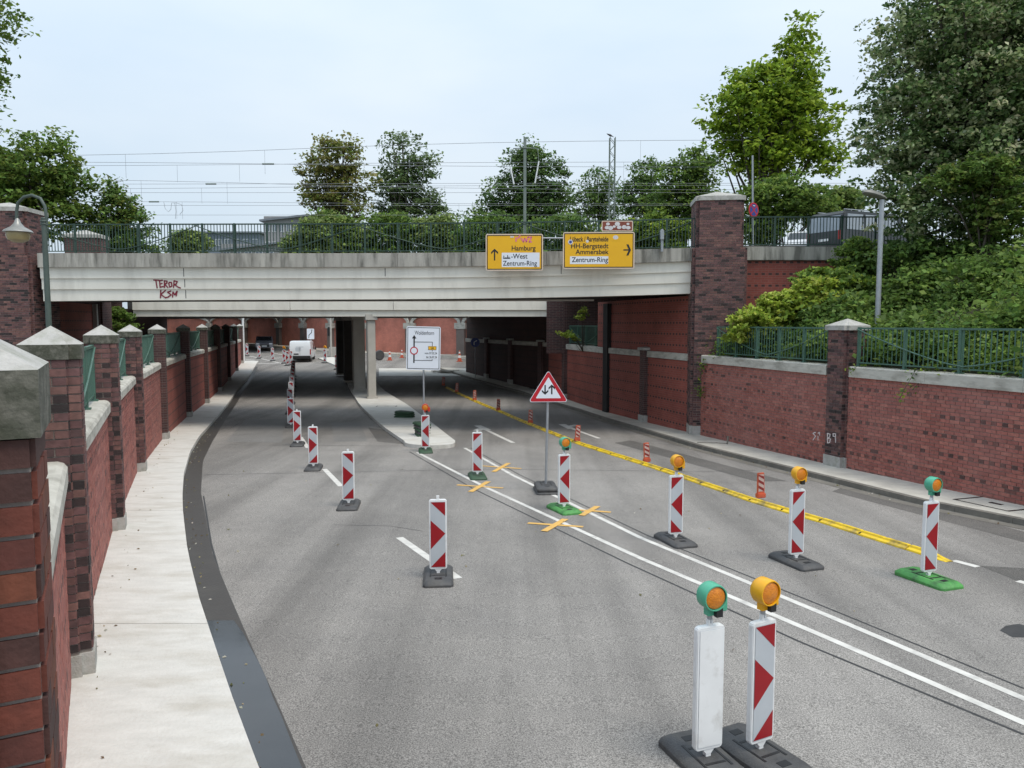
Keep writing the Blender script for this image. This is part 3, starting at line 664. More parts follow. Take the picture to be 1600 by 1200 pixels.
for t in lA1:
    o = brick_object(t[2], pnA); o.data.materials[0] = brick_a
brickwork([t[2] for t in vis if id(t) not in s1], pnA, brick_a); brickwork(lB, pnB, brick_a)
coping(rw, 6.2, YP1-.4, RCT); coping(rw, YP1+.4, YK+.6, RCT)
rpier(rw, YP1, .36, .34, ZC-.17, .12, (.12, ZC+.13))
A = Vector((xRW(YP1-.45)+.12, YP1-.45, 0)); B = Vector((xRW(7)+.12, 7, 0)); Ln = (A-B).length
railing('long green railing on the right wall nearest the camera', A, B, ZC-.12, RCT+.10, green, [.04]+fr(1.5, Ln-.2, 1.5)+[Ln-.04], [(0, 3.1, 6.2), (6.2, 9.3, 12.4)], .13, None, .10, .009)
A = Vector((xRW(YK-.1)+.12, YK-.1, 0)); B = Vector((xRW(YP1+.45)+.12, YP1+.45, 0)); Ln = (A-B).length
railing('green railing overgrown with lime leaves between the tall bridge pillar and wall pier', A, B, ZC-.12, RCT+.10, green, [.04]+[Ln*k/5 for k in range(1, 5)]+[Ln-.04], [(0, Ln/2, Ln)], .13, None, .10, .009)
# under road bridge / gap / under rail bridge
uw = empty('retaining_wall', (xRW(40)+.2, 40, gz(40)+.12), 'shaded red brick side wall under the bridges on the right', 'wall')
for ya, yb, zt in ((27.7, on(931, 639, .12).y, ZC+1.0), (on(857, 613, .12).y, 57, ZC+.9)):
    bk = brickred if ya < 30 else brickshade; wall_panel(uw, ya, yb, RCT-.27, m=bk); wall_panel(uw, ya, yb, zt, set_=.06, zb=RCT-.05, name='upper_panel', m=bk); coping(uw, ya, yb, RCT, .25, 3, .04, 'band')
Yg0, Yg1 = on(931, 639, .12).y, on(857, 613, .12).y; print('gap', Yg0, Yg1, xRW(Yg0), xRW(Yg1)); wall_panel(uw, Yg0, Yg1, RCT-.27); coping(uw, 35.3, 41.2, RCT)
for y in (31.2, 45.5, 49.5, 53.2): rpier(uw, y, .28, .3, RCT+.02, .14, (.1, RCT+.16), False, .3)
rpier(uw, 41.25, .3, .4, ZT-.1, .16, None, False, .3)
rpier(uw, 35.1, .33, .4, ZC+.9, .10, None, False, 0).data.materials[0] = mat('black_steel', (.02, .018, .018), None, 4, .8)
A = Vector((xRW(41)+.14, 41, 0)); B = Vector((xRW(35.6)+.14, 35.6, 0)); Ln = (A-B).length
railing('green railing in the daylight gap between the two bridges on the right', A, B, ZC-.12, RCT+.10, green, [.04, Ln/4, Ln/2, Ln*.75, Ln-.04], [(0, Ln/2, Ln)], .115, None, .1)
mb = MB(); p0, p1 = Vector((at(854, 500, 41.1).x, 41.1, 0)), Vector((xRW(41.1)+5, 41.0, 0))     # front of the rail bridge abutment facing the gap
mb.face([(p0.x, p0.y, RCT-.5), (p1.x, p1.y, RCT-.5), (p1.x, p1.y, ZT), (p0.x, p0.y, ZT)], 0, None, [(0, 0), (4.5, 0), (4.5, 3.5), (0, 3.5)])
mb.build('abutment_front', brickdark, uw)
mb = MB(); mb.face([(xRW(35)+.4, 35, RCT-.3), (xRW(35)+6, 35, ZT), (xRW(41.3)+6, 41.3, ZT), (xRW(41.3)+.4, 41.3, RCT-.3)])
tag(mb.build('slope', soil), 'earth slope in the gap between the bridges', kind='structure')

# ------------------------------------------------------------------ tall brick bridge pillars and wing walls
def big_pillar(label, c, hw, hd, zb, zt, ang, geom=True, widen=None):
    U = Vector((math.cos(ang), math.sin(ang), 0)); V_ = Vector((-U.y, U.x, 0)); c = Vector((c[0], c[1], 0))
    root = empty('bridge_pillar', (c.x, c.y, zb), label, 'pillar')
    mb = MB(); lst = []; secs = [(zb, widen[0], hw+widen[1]), (widen[0], zt, hw)] if widen else [(zb, zt, hw)]
    for z0, z1, h in secs:
        plan = notch(h, hd+(h-hw), .09, .11); P = [c+U*x+V_*y for x, y in plan]
        for k in range(12):
            a, b = P[k], P[(k+1) % 12]; d = b-a; mb.face([(a.x, a.y, z0), (b.x, b.y, z0), (b.x, b.y, z1), (a.x, a.y, z1)], 0, None, [(0, z0), (d.length, z0), (d.length, z1), (0, z1)])
            nn = Vector((d.y, -d.x, 0)).normalized()
            if geom and nn.dot(Vector((0, 0, 0))-a) > 0: lst += bricks((a.x, a.y, z1), d, nn, d.length, lambda u: z0+(.35 if z0 == zb else 0), z1, 'pier', k % 2)
        mb.face([(p.x, p.y, z1) for p in P])
    sh = mb.build('shaft', mortar_d if geom else brickdark, root)
    if geom: brickwork(lst, sh, brick_p)
    mc = MB(); pier_cap(mc, c, U, V_, notch(hw+.05, hd+.05, .09, .11), zt, .15, zt+.42); mc.build('cap', [capstone, capstone], root)
    mf = MB(); mf.prism(notch(hw+.13, hd+.13, .09, .11), zb-.1, zb+.35, T=lambda x, y, z: c+U*x+V_*y+Vector((0, 0, z))); mf.build('foot', capstone, root)
    return root
pR = at(1126, 500, 27.6)
big_pillar('tall dark brick pillar at the right end of the road bridge', (pR.x-.2, 27.62), .80, .80, gz(27)+.1, at(1126, 314, 27.0).z, R(-6), True, (at(1126, 388, 27).z, .12))
pL = at(22, 500, 29.2)
big_pillar('dark brick pillar at the left end of the road bridge behind the lamp', (pL.x, 29.3), .95, .8, ZP, at(22, 330, 28.6).z, R(4), True, (at(22, 400, 28.6).z, .22))
pB = at(133, 400, 36.8)
big_pillar('far brick pillar seen through the bridge railing on the left', (pB.x, 37), .8, .6, ZP, at(133, 372, 36.6).z, R(4), False)
# wing wall right of the pillar with parapet
ww = empty('wing_wall', (9, 27.9, ZC-1), 'red brick wing wall with concrete parapet right of the tall pillar', 'wall')
x0, x1 = at(1158, 400, 27.8).x, at(1158, 400, 27.8).x+9
zt, zc_ = at(1200, 386, 27.8).z, at(1200, 407, 27.8).z
mb = MB(); mb.face([(x0, 27.8, ZC-1.6), (x1, 27.8, ZC-1.6), (x1, 27.8, zc_), (x0, 27.8, zc_)], 0, None, [(0, 0), (9, 0), (9, zc_-ZC+1.6), (0, zc_-ZC+1.6)]); mb.build('panel', brickred, ww)
for k in range(3):
    mb = MB(); mb.box(x0+k*3+.004, x0+k*3+2.996, 27.68, 28.1, zc_, zt); mb.build('parapet', oldconc, ww, bevel=.015)
railing('dark green railing on the parapet right of the tall pillar', (x0, 27.85, 0), (x1, 27.85, 0), at(1200, 339, 27.85).z, zt+.09, dgreen, [.05]+fr(1.2, 8.8, 1.2), [], .115, None, .09)

# ------------------------------------------------------------------ road bridge (front)
XL, XR = at(62, 400, 28.5).x, at(1090, 400, 27.25).x
def bY(x): return 28.5+(27.25-28.5)*(x-XL)/(XR-XL)
def bline(yl, ym, yr):
    """height along the bridge front from its picture height at left, middle and right end"""
    cs = np.polyfit([70, 580, 800, 1088], [yl, ym, ym-(ym-yr)*.22, yr], 3)
    def z(x):
        Y = bY(x); px = 800+FPX*x/(Y*CP); return at(px, float(np.polyval(cs, px)), Y).z
    return z
zl = [bline(396, 396, 387.5), bline(418, 417.5, 408), bline(435, 434.5, 424), bline(452, 450.8, 441), bline(470.5, 467.5, 458)]
br1 = empty('road_bridge', ((XL+XR)/2, 28, gz(28)), 'road bridge with stepped white concrete beam across the underpass', 'bridge')
xs_ = list(np.linspace(XL, XR, 25))
def beam(za, zb_, off, depth, m, name, joints=None, x0=None, x1=None):
    mb = MB(); xx = [x for x in xs_]
    for a, b in zip(xx, xx[1:]):
        Pq = []
        for x in (a, b):
            y = bY(x)+off
            Pq.append([Vector((x, y, za(x))), Vector((x, y, zb_(x))), Vector((x, y+depth, zb_(x))), Vector((x, y+depth, za(x)))])
        A_, B_ = Pq
        mb.face([A_[1], B_[1], B_[0], A_[0]]); mb.face([A_[2], B_[2], B_[1], A_[1]]); mb.face([A_[0], B_[0], B_[3], A_[3]]); mb.face([A_[3], B_[3], B_[2], A_[2]])
    for x, rev in ((xx[0], 0), (xx[-1], 1)):
        y = bY(x)+off; q = [(x, y, za(x)), (x, y+depth, za(x)), (x, y+depth, zb_(x)), (x, y, zb_(x))]; mb.face(q[::-1] if rev else q)
    return mb.build(name, m, br1)
# parapet in pieces with joints
nb = 9
for k in range(nb):
    sv = xs_; xs_ = list(np.linspace(XL+(XR-XL)*k/nb+.006, XL+(XR-XL)*(k+1)/nb-.006, 4)); beam(zl[0], zl[1], -.16, .6, oldconc, 'parapet'); xs_ = sv
for k in range(3):
    beam(zl[k+1], zl[k+2], -.02+.06*k, .7-.1*k, beamwhite, 'beam_step')
    jm = MB()
    for x in (XL+5.4, XL+12.8, XL+19.1):
        if k == 0 or random.random() < .4: jm.box(x-.012, x+.012, bY(x)-.024+.06*k, bY(x)+.06*k+.1, zl[k+2](x)+.06, zl[k+1](x)-.03)
    if jm.v: jm.build('joint', tar, br1)
mb = MB(); zs = lambda x: max(zl[4](x)+.12, ZC+1.0)
pl = [(XL, bY(XL)+.5), (XR, bY(XR)+.5), (3.75, 35.3), (-19.7, 36.5)]
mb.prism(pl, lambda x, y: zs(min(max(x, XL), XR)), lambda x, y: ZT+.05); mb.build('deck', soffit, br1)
mb = MB(); mb.prism([(3.75, 35.3), (3.70, 35.6), (-19.75, 36.8), (-19.7, 36.5)], ZC+1.03, ZT+.3); mb.build('rear_beam', beamwhite, br1)
zr0, zr1 = bline(350.5, 348.5, 342), bline(392.5, 392, 385)
LnB = XR-XL
railing('long dark green railing across the top of the road bridge', (XL+.05, bY(XL)+.05, 0), (XR-.02, bY(XR)+.05, 0), 0.97, 0.0, dgreen, [min(LnB-.1, .1+k*LnB/20) for k in range(21)],
        [(-LnB*.01+LnB*k/4, LnB*(k+.5)/4, LnB*(k+1)/4) for k in range(4)], .115, None, .12, .011, lambda t: zr1(XL+LnB*t))
# left abutment of the road bridge
ab = empty('abutment', (-18, 32, ZP), 'dark brick abutment wall of the road bridge beside the left footpath', 'wall')
mb = MB(); mb.face([(-17.9, 29.4, ZP), (-19.8, 36.5, ZP), (-19.8, 36.5, ZC+.9), (-17.9, 29.4, ZC+.9)][::-1], 0, None, [(0, 0), (7.3, 0), (7.3, 2.5), (0, 2.5)][::-1]); mb.build('panel', brickred, ab)
mb = MB(); mb.box(-20.1, -19.55, 36.3, 36.7, ZP, ZC+.9); mb.build('corner_post', colwhite, ab)
# left gap wing and rail bridge abutment left
ab2 = empty('abutment', (-21, 45, ZP), 'dark brick abutment of the railway bridge beside the left footpath', 'wall')
mb = MB(); mb.face([(-20.9, 41.4, ZP-3), (-25.6, 57.2, ZP-3), (-25.6, 57.2, ZC+.8), (-20.9, 41.4, ZC+.8)][::-1], 0, None, [(0, 0), (16, 0), (16, 5), (0, 5)][::-1]); mb.build('panel', brickshade, ab2)
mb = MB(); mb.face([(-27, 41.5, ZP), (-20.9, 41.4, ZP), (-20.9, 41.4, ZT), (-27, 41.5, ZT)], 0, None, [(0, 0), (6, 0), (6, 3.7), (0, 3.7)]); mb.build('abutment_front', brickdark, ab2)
# ------------------------------------------------------------------ railway bridge (behind)
br2 = empty('railway_bridge', (-10, 48, gz(45)), 'railway bridge with low white beam behind the road bridge', 'bridge')
zs2 = at(500, 494.5, 41.2).z; zm2 = at(500, 485, 41.2).z; zt2 = at(500, 474, 41.2).z
xl2, xr2 = at(208, 490, 41.2).x, at(856, 490, 41.2).x
for k, (a, b) in enumerate(((xl2, at(454, 490, 41.2).x), (at(454, 490, 41.2).x, at(615, 490, 41.2).x), (at(615, 490, 41.2).x, xr2))):
    mb = MB(); mb.box(a+.012, b-.012, 41.12, 41.7, zm2+.02, zt2+.9); mb.build('beam_step', beamwhite, br2)
mb = MB(); mb.box(xl2, xr2, 41.22, 41.9, zs2, zm2+.015); mb.build('beam_step', beamwhite, br2)
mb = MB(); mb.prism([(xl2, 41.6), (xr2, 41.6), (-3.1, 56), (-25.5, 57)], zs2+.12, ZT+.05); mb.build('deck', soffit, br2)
mb = MB(); mb.prism([(-3.1, 55.99), (-3.2, 56.4), (-25.6, 57.4), (-25.5, 56.99)], zs2+.02, ZT+.3); mb.build('rear_beam', beamwhite, br2)
def column(px, Y, lab, w_=.29):
    p = at(px, 560, Y); zb = gz(Y)+.12
    r = empty('bridge_column', (p.x, Y, zb), lab, 'column')
    ang = math.atan2(.36, 1); mb = MB(); T = lambda x, y, z: (p.x+x*math.cos(ang)-y*math.sin(ang), Y+x*math.sin(ang)+y*math.cos(ang), z)
    mb.prism([(-w_, -w_), (w_, -w_), (w_, w_), (-w_, w_)], zb, zs2-.18, T=T); mb.build('shaft', colwhite if 'pale' in lab else colshade, r, bevel=.03)
    mb = MB(); mb.prism([(-w_-.07, -w_-.07), (w_+.07, -w_-.07), (w_+.07, w_+.07), (-w_-.07, w_+.07)], zb-.02, zb+.1, T=T); mb.build('foot', colwhite, r)
    mb = MB(); mb.prism([(-w_-.1, -w_-.1), (w_+.1, -w_-.1), (w_+.1, w_+.1), (-w_-.1, w_+.1)], zs2-.18, zs2+.11, T=T); mb.build('head', colwhite, r)
column(580, 40.9+.6, 'pale square concrete column on the island under the railway bridge', .215)
c0 = at(580, 560, 41.5)
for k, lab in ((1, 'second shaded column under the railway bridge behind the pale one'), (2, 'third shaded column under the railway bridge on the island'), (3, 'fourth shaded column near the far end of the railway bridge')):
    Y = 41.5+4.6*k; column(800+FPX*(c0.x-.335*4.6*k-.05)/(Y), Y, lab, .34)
# ------------------------------------------------------------------ arched wall at the far junction
aw = empty('arcade_wall', (AW[5].x, AW[5].y, gz(AW[5].y)), 'red brick wall with pale blind arches beyond the junction', 'wall')
zA = ZC-.42
for i, (a, b) in enumerate(zip(AW, AW[1:])):
    d = b-a; d.z = 0; Ln = d.length; U = d/Ln; Nn = Vector((U.y, -U.x, 0)); mb = MB()
    z0 = min(gz(a.y), gz(b.y))-.3
    mb.face([(a.x, a.y, z0), (b.x, b.y, z0), (b.x, b.y, ZT+.2), (a.x, a.y, ZT+.2)], 0, None, [(0, 0), (Ln, 0), (Ln, 6), (0, 6)]); mb.build('panel', brickfar, aw)
    mb = MB(); c = a+Nn*.16; mb.obox((c.x, c.y, (z0+zA)/2), U, Nn, (0, 0, 1), .45, .16, (zA-z0)/2); pr = mb.build('pier', brickdark, aw)
    mb = MB(); c = a+Nn*.2; mb.obox((c.x, c.y, zA+.2), U, Nn, (0, 0, 1), .62, .2, .28); mb.build('impost', coping_m, pr)
    n = 14; rr = Ln/2-.35; mid = (a+b)/2; mb = MB(); sp = MB()
    for k in range(n):
        t0, t1 = math.pi*k/n, math.pi*(k+1)/n; hgt = .85
        Q = lambda t, r_, o_: mid+U*(-math.cos(t)*(rr+r_))+Vector((0, 0, zA+.45+math.sin(t)*(hgt+r_)-mid.z))+Nn*o_
        mb.mesh([Q(t0, 0, .0), Q(t0, .3, .0), Q(t1, .3, .0), Q(t1, 0, .0), Q(t0, 0, .22), Q(t0, .3, .22), Q(t1, .3, .22), Q(t1, 0, .22)], [(4, 5, 6, 7), (0, 4, 7, 3), (1, 2, 6, 5)])
        e0, e1 = Q(t0, .3, .12), Q(t1, .3, .12); sp.face([e0, (e0.x, e0.y, ZT+.2), (e1.x, e1.y, ZT+.2), e1])
    mb.build('arch', coping_m, aw); sp.build('spandrel', brickdark, aw)
    mb = MB(); c = mid+Nn*1.0; mb.obox((c.x, c.y, gz(mid.y)+.06), U, Nn, (0, 0, 1), Ln/2, 1.0, .14); tag(mb.build('far_sidewalk', concrete_r), 'far pavement strip at the foot of the arched wall', kind='structure')
br3 = empty('far_bridge', (-30, 96, gz(96)), 'far dark underpass with the car coming out of it', 'bridge')
mb = MB(); e0, e1, e2, e3 = at(200, 500, 79), at(441, 500, 77), at(441, 500, 90), at(200, 500, 112)
mb.prism([(e0.x, e0.y), (e1.x, e1.y), (e2.x, e2.y), (e3.x, e3.y)], ZC+.62, ZT+.3); mb.build('deck', soffit, br3)  # deck stretched toward the camera, out of view, to darken the underpass below
mb = MB(); mb.face([(e3.x, e3.y+3, 0), (e2.x-3, e2.y+18, 0), (e2.x-3, e2.y+18, ZT), (e3.x, e3.y+3, ZT)]); mb.build('panel', brickdark, br3)

# ------------------------------------------------------------------ foliage
def leaves(name, P, size, C, parent=None, seed=0, flat=.35, kind=None, aspect=.62):
    rg = np.random.default_rng(seed); n = len(P)
    a = rg.normal(size=(n, 3)); a[:, 2] *= .6; a /= np.linalg.norm(a, axis=1)[:, None]
    nn = rg.normal(size=(n, 3))*(1-flat)+np.array([0, -.25, 1.0])*flat*1.6; b = np.cross(nn, a); b /= np.linalg.norm(b, axis=1)[:, None]+1e-9
    nr = np.cross(a, b); s = (size*rg.uniform(.5, 1.35, n))[:, None]
    V = np.empty((n, 4, 3)); V[:, 0] = P-a*s*.5; V[:, 1] = P+b*s*.5*aspect+nr*s*.08; V[:, 2] = P+a*s*.5-nr*s*.05; V[:, 3] = P-b*s*.5*aspect+nr*s*.08
    off = np.zeros(3)
    if parent is not None: off = np.array(parent.location)
    V = (V-off).astype(np.float32)
    me = bpy.data.meshes.new(name); me.vertices.add(n*4); me.vertices.foreach_set('co', V.ravel()); me.loops.add(n*4); me.loops.foreach_set('vertex_index', np.arange(n*4, dtype=np.int32))
    me.polygons.add(n); me.polygons.foreach_set('loop_start', np.arange(0, n*4, 4, dtype=np.int32)); me.update(calc_edges=True)
    at_ = me.color_attributes.new('col', 'FLOAT_COLOR', 'POINT'); cc = np.ones((n, 4, 4), np.float32); cc[:, :, :3] = C[:, None, :]; at_.data.foreach_set('color', cc.ravel())
    me.materials.append(leaf_m); o = bpy.data.objects.new(name, me); COL.objects.link(o)
    if parent is not None: o.parent = parent
    if kind: o['kind'] = kind
    return o
def colours(rg, n, pal, cl=None):
    pal = np.array(pal); idx = rg.integers(0, len(pal), n) if cl is None else cl % len(pal)
    return pal[idx]*rg.uniform(.72, 1.28, (n, 1))*rg.uniform(.93, 1.07, (n, 3))
def tree(name, label, blobs, Y, base, ncl, per, clr, size, pal, trunk_r, seed, cat='tree', group=None, depth=.8, hollow=.35, droop=0.0, trunk=True, limbs=55, flat=.55, mix=.5):
    rg = np.random.default_rng(seed); base = Vector(base)
    root = empty(name, base, label, cat, group)
    bl = []
    for (px, py, rx, ry, *dy) in blobs:
        Yb = Y+(dy[0] if dy else 0); c = at(px, py, Yb); bl.append((np.array(c), rx*Yb/FPX, ry*Yb/FPX))
    vol = np.array([r*r*h for _, r, h in bl]); pick = rg.choice(len(bl), ncl, p=vol/vol.sum())
    u = rg.normal(size=(ncl, 3)); u /= np.linalg.norm(u, axis=1)[:, None]; rad = (hollow+(1-hollow)*rg.uniform(0, 1, ncl))**.6
    C0 = np.array([bl[k][0] for k in pick]); Rr = np.array([[bl[k][1], bl[k][1]*depth, bl[k][2]] for k in pick])
    cen = C0+u*rad[:, None]*Rr*(1+.10*rg.normal(size=(ncl, 1)))
    k = np.repeat(np.arange(ncl), per); n = len(k)
    q = np.clip(rg.normal(size=(n, 3)), -1.7, 1.7)*clr*np.array([1, 1, .42]); q[:, 2] -= droop*np.abs(q[:, 0])
    P = cen[k]+q*rg.uniform(.5, 1.2, (ncl, 1))[k]
    clc = rg.integers(0, 10**6, ncl); rnd = rg.integers(0, 10**6, n); cl = np.where(rg.uniform(size=n) < mix, clc[k], rnd)
    leaves('crown', P, size, colours(rg, n, pal, cl), root, seed+1, flat)
    mb = MB(); top = Vector(bl[0][0])+Vector((0, 0, bl[0][2]*.5))
    if trunk:
        pts = [base.lerp(top, t)+Vector((math.sin(t*5+seed)*.12*trunk_r*6*t, 0, 0)) for t in np.linspace(0, 1, 8)]
        mb.tube(pts, [trunk_r*(1.15-t*.95) for t in np.linspace(0, 1, 8)], 9)
        for j in range(limbs):
            t = rg.uniform(.22, .9); s = base.lerp(top, t); e = Vector(cen[rg.integers(0, ncl)]); m = s.lerp(e, .5)+Vector((0, 0, -.08*(e-s).length))
            mb.tube([s, m, e], [trunk_r*(.5-.35*t), trunk_r*.26, trunk_r*.08], 5, caps=False)
    else:
        for j in range(limbs):
            e = Vector(cen[rg.integers(0, ncl)]); s = base+Vector((rg.normal()*trunk_r*3, rg.normal()*trunk_r*3, -.1)); mb.tube([s, s.lerp(e, .5)+Vector((0, 0, .15*(e-s).length)), e], [trunk_r, trunk_r*.7, trunk_r*.25], 5, caps=False)
    mb.build('trunk' if trunk else 'stems', bark, root, smooth=True)
    return root
MAPLE = [(.27, .38, .035), (.33, .44, .05), (.21, .31, .032), (.13, .21, .028)]
DARK = [(0.102, 0.18, 0.054), (0.132, 0.216, 0.06), (0.174, 0.264, 0.072), (0.078, 0.138, 0.043)]
LINDEN = [(0.446, 0.486, 0.284), (0.297, 0.365, 0.162), (0.074, 0.135, 0.043), (0.095, 0.162, 0.049), (0.121, 0.196, 0.057), (0.081, 0.135, 0.043), (0.486, 0.5, 0.297), (0.324, 0.392, 0.189), (0.088, 0.149, 0.046), (0.216, 0.284, 0.115)]
MID = [(.12, .20, .04), (.155, .245, .05), (.085, .145, .034), (.20, .28, .055)]
BROWN = [(.22, .22, .06), (.19, .22, .055), (.26, .22, .07), (.15, .20, .05), (.26, .25, .08)]
PALE = [(.23, .31, .09), (.17, .24, .07), (.28, .35, .11), (.13, .18, .055)]
LIME = [(.40, .48, .07), (.32, .42, .06), (.23, .32, .048), (.46, .50, .11)]
SHRUB = [(.11, .19, .04), (.155, .25, .052), (.08, .14, .034), (.20, .29, .062), (.125, .20, .045)]
tree('linden_tree', 'large dark linden with pale leaf undersides at the right edge', [(1530, 130, 150, 190), (1480, 40, 110, 90), (1420, 200, 85, 110), (1600, 230, 130, 170, -1), (1400, 290, 60, 70), (1470, 320, 90, 70, -1), (1390, 345, 40, 35), (1650, 60, 150, 160)], 26, (at(1532, 400, 26).x, 26, emb_z(at(1532, 400, 26).x, 26)-.2), 2300, 44, .25, .16, LINDEN, .32, 11, hollow=.25, droop=.35, flat=.4, mix=.6)
tree('maple_tree', 'bright green maple standing behind the tall bridge pillar', [(1205, 185, 85, 75), (1245, 85, 42, 50), (1165, 160, 55, 55), (1130, 205, 42, 42), (1270, 195, 48, 60), (1190, 245, 70, 40), (1285, 255, 40, 35), (1230, 130, 55, 60), (1250, 40, 25, 22)], 46, (at(1178, 400, 46).x, 46, ZT), 560, 34, .42, .33, MAPLE, .26, 12, hollow=.2, mix=.4)
tree('hornbeam_tree', 'leafy green tree on the left behind the lamp', [(45, 265, 80, 60), (90, 255, 45, 50), (20, 300, 70, 50), (110, 305, 45, 40), (60, 340, 80, 45), (-50, 290, 90, 90)], 42, (at(20, 400, 42).x, 42, ZT), 620, 34, .38, .27, MID+[(.15, .19, .04)], .25, 13, mix=.5)
tree('spruce_tree', 'narrow dark green tree beside the leafy one, left above the railing', [(185, 325, 32, 38), (175, 300, 14, 24), (200, 365, 38, 40), (165, 365, 35, 30), (215, 385, 30, 20)], 43, (at(188, 400, 43).x, 43, ZT), 260, 34, .32, .22, DARK+MID[:2]+[(.14, .16, .03)], .15, 14, mix=.5)
tree('overhanging_tree', 'near tree with leafy twigs hanging in at the top left corner', [(-60, 20, 85, 50), (-70, 115, 80, 40), (-20, 30, 55, 30), (-120, 60, 110, 140)], 19, (at(-230, 500, 19).x, 19, ZP), 420, 30, .22, .13, MID, .22, 15, mix=.4)
tree('chestnut_tree', 'brownish chestnut tree in the middle behind the railing', [(525, 250, 40, 40), (490, 275, 28, 26), (550, 285, 36, 36), (505, 310, 36, 30), (540, 325, 40, 28)], 100, (at(533, 400, 100).x, 100, ZT), 230, 34, .7, .5, BROWN, .35, 16, hollow=.3, mix=.4)
tree('lime_tree', 'tall loose green tree right of the brownish chestnut', [(628, 240, 34, 34), (650, 265, 38, 30), (625, 290, 42, 34), (670, 320, 36, 28), (610, 320, 34, 30), (645, 340, 60, 30)], 104, (at(640, 400, 104).x, 104, ZT), 280, 34, .75, .48, [(.12, .18, .07), (.16, .22, .09), (.09, .14, .05)], .35, 17, hollow=.3, mix=.4)
tree('oak_tree', 'dark pointed tree behind the slim railway mast', [(825, 265, 38, 40), (828, 225, 14, 20), (855, 290, 38, 38), (790, 310, 44, 30), (840, 325, 52, 40), (770, 335, 36, 25)], 92, (at(828, 400, 92).x, 92, ZT), 420, 38, .62, .42, DARK+[(.06, .10, .035)], .35, 18, hollow=.25, mix=.5)
tree('birch_tree', 'small tree behind the lattice mast', [(935, 290, 24, 26), (920, 320, 28, 26), (950, 315, 24, 34)], 96, (at(937, 400, 96).x, 96, ZT), 130, 32, .6, .4, DARK+PALE[1:2], .2, 19)
tree('ash_tree', 'dark green tree right of the lattice mast', [(1010, 275, 26, 30), (1000, 310, 34, 34), (1030, 320, 28, 30)], 90, (at(1008, 400, 90).x, 90, ZT), 170, 34, .6, .4, DARK+MID[:1], .25, 20)
tree('hazel_tree', 'mid green bushy tree left of the tall bridge pillar', [(1070, 280, 40, 38), (1095, 265, 30, 36), (1045, 315, 40, 34), (1085, 325, 50, 36)], 58, (at(1072, 400, 58).x, 58, ZT), 300, 34, .42, .3, MID+DARK[1:2], .2, 21)
bushes = [('lilac_bush', 'pale green bush before the office block', [(492, 366, 24, 22), (470, 378, 22, 14)], 80, PALE), ('elder_bush', 'yellow green bush under the chestnut tree', [(520, 358, 36, 28), (545, 372, 36, 22)], 82, PALE+MID), ('willow_bush', 'dense green bush under the tall loose tree', [(610, 362, 50, 30)], 84, MID),
          ('privet_bush', 'light bush at the right of the tall loose tree', [(685, 362, 34, 28), (700, 372, 26, 22)], 84, PALE), ('thorn_bush', 'dark bush behind the left yellow sign', [(770, 365, 50, 28), (730, 372, 22, 20)], 70, DARK+MID), ('dogwood_bush', 'green bush behind the right yellow sign', [(880, 362, 60, 26)], 66, DARK+MID), ('broom_bush', 'sunny yellow green bush left of the tall pillar', [(1030, 362, 60, 26), (975, 368, 40, 22)], 56, MID+LIME[1:3]),
          ('hedge_bush', 'leafy green bush right of the no stopping sign', [(1215, 310, 55, 34), (1190, 350, 40, 34), (1270, 320, 45, 30)], 40, MID), ('sloe_bush', 'loose bush behind the dark van', [(1310, 320, 34, 26), (1300, 345, 30, 22)], 44, MID+PALE), ('juniper_bush', 'small round bush seen through the railing on the left', [(295, 378, 26, 16)], 80, PALE)]
for i, (nm, lab, bl, Y, pal) in enumerate(bushes):
    if bl[0][1] > 340: bl = bl+[(b_[0], 396, b_[2]*.95, 16) for b_ in bl]
    r0 = np.mean([b[2] for b in bl])*Y/FPX; tree(nm, lab, bl, Y, (at(bl[0][0], 400, Y).x, Y, ZT), int(90+50*len(bl)), 34, .16*Y/26+.06, .10+.004*Y, pal, .06, 40+i, 'bush', trunk=False, limbs=10)
# slope shrubs: ground cover as one mass, larger bushes as things
rg = np.random.default_rng(5)
ys = rg.uniform(7, 27.6, 2600); ds = .55+rg.uniform(0, 1, 2600)*rg.choice([1.2, 3.0, 6.5, 10, 14], 2600); xs2 = np.array([xRW(y) for y in ys])+ds
lump = np.clip(.5+.5*np.sin(xs2*1.7+1.3*np.sin(ys*1.1))*np.cos(ys*1.45+.9*np.sin(xs2*.8)), 0, 1)
cz = np.array([emb_z(x, y) for x, y in zip(xs2, ys)])+rg.uniform(0, .3, 2600)+lump*rg.uniform(.2, 1, 2600)*np.clip(ds*.5, .2, .9)
k = np.repeat(np.arange(2600), 30); P = np.c_[xs2, ys, cz][k]+rg.normal(size=(len(k), 3))*np.array([.26, .26, .15])
o = leaves('ground_cover', P, .15*np.where(lump > .55, 1.25, .8)[k], colours(rg, len(k), SHRUB, np.where(rg.uniform(size=len(k)) < .65, (np.floor(xs2*.8)*3+np.floor(ys*.7+lump*2)*7).astype(int)[k], rg.integers(0, 999, len(k)))), None, 6, .5)
tag(o, 'dense leafy ground cover on the slope behind the right wall', 'ground cover', kind='stuff')
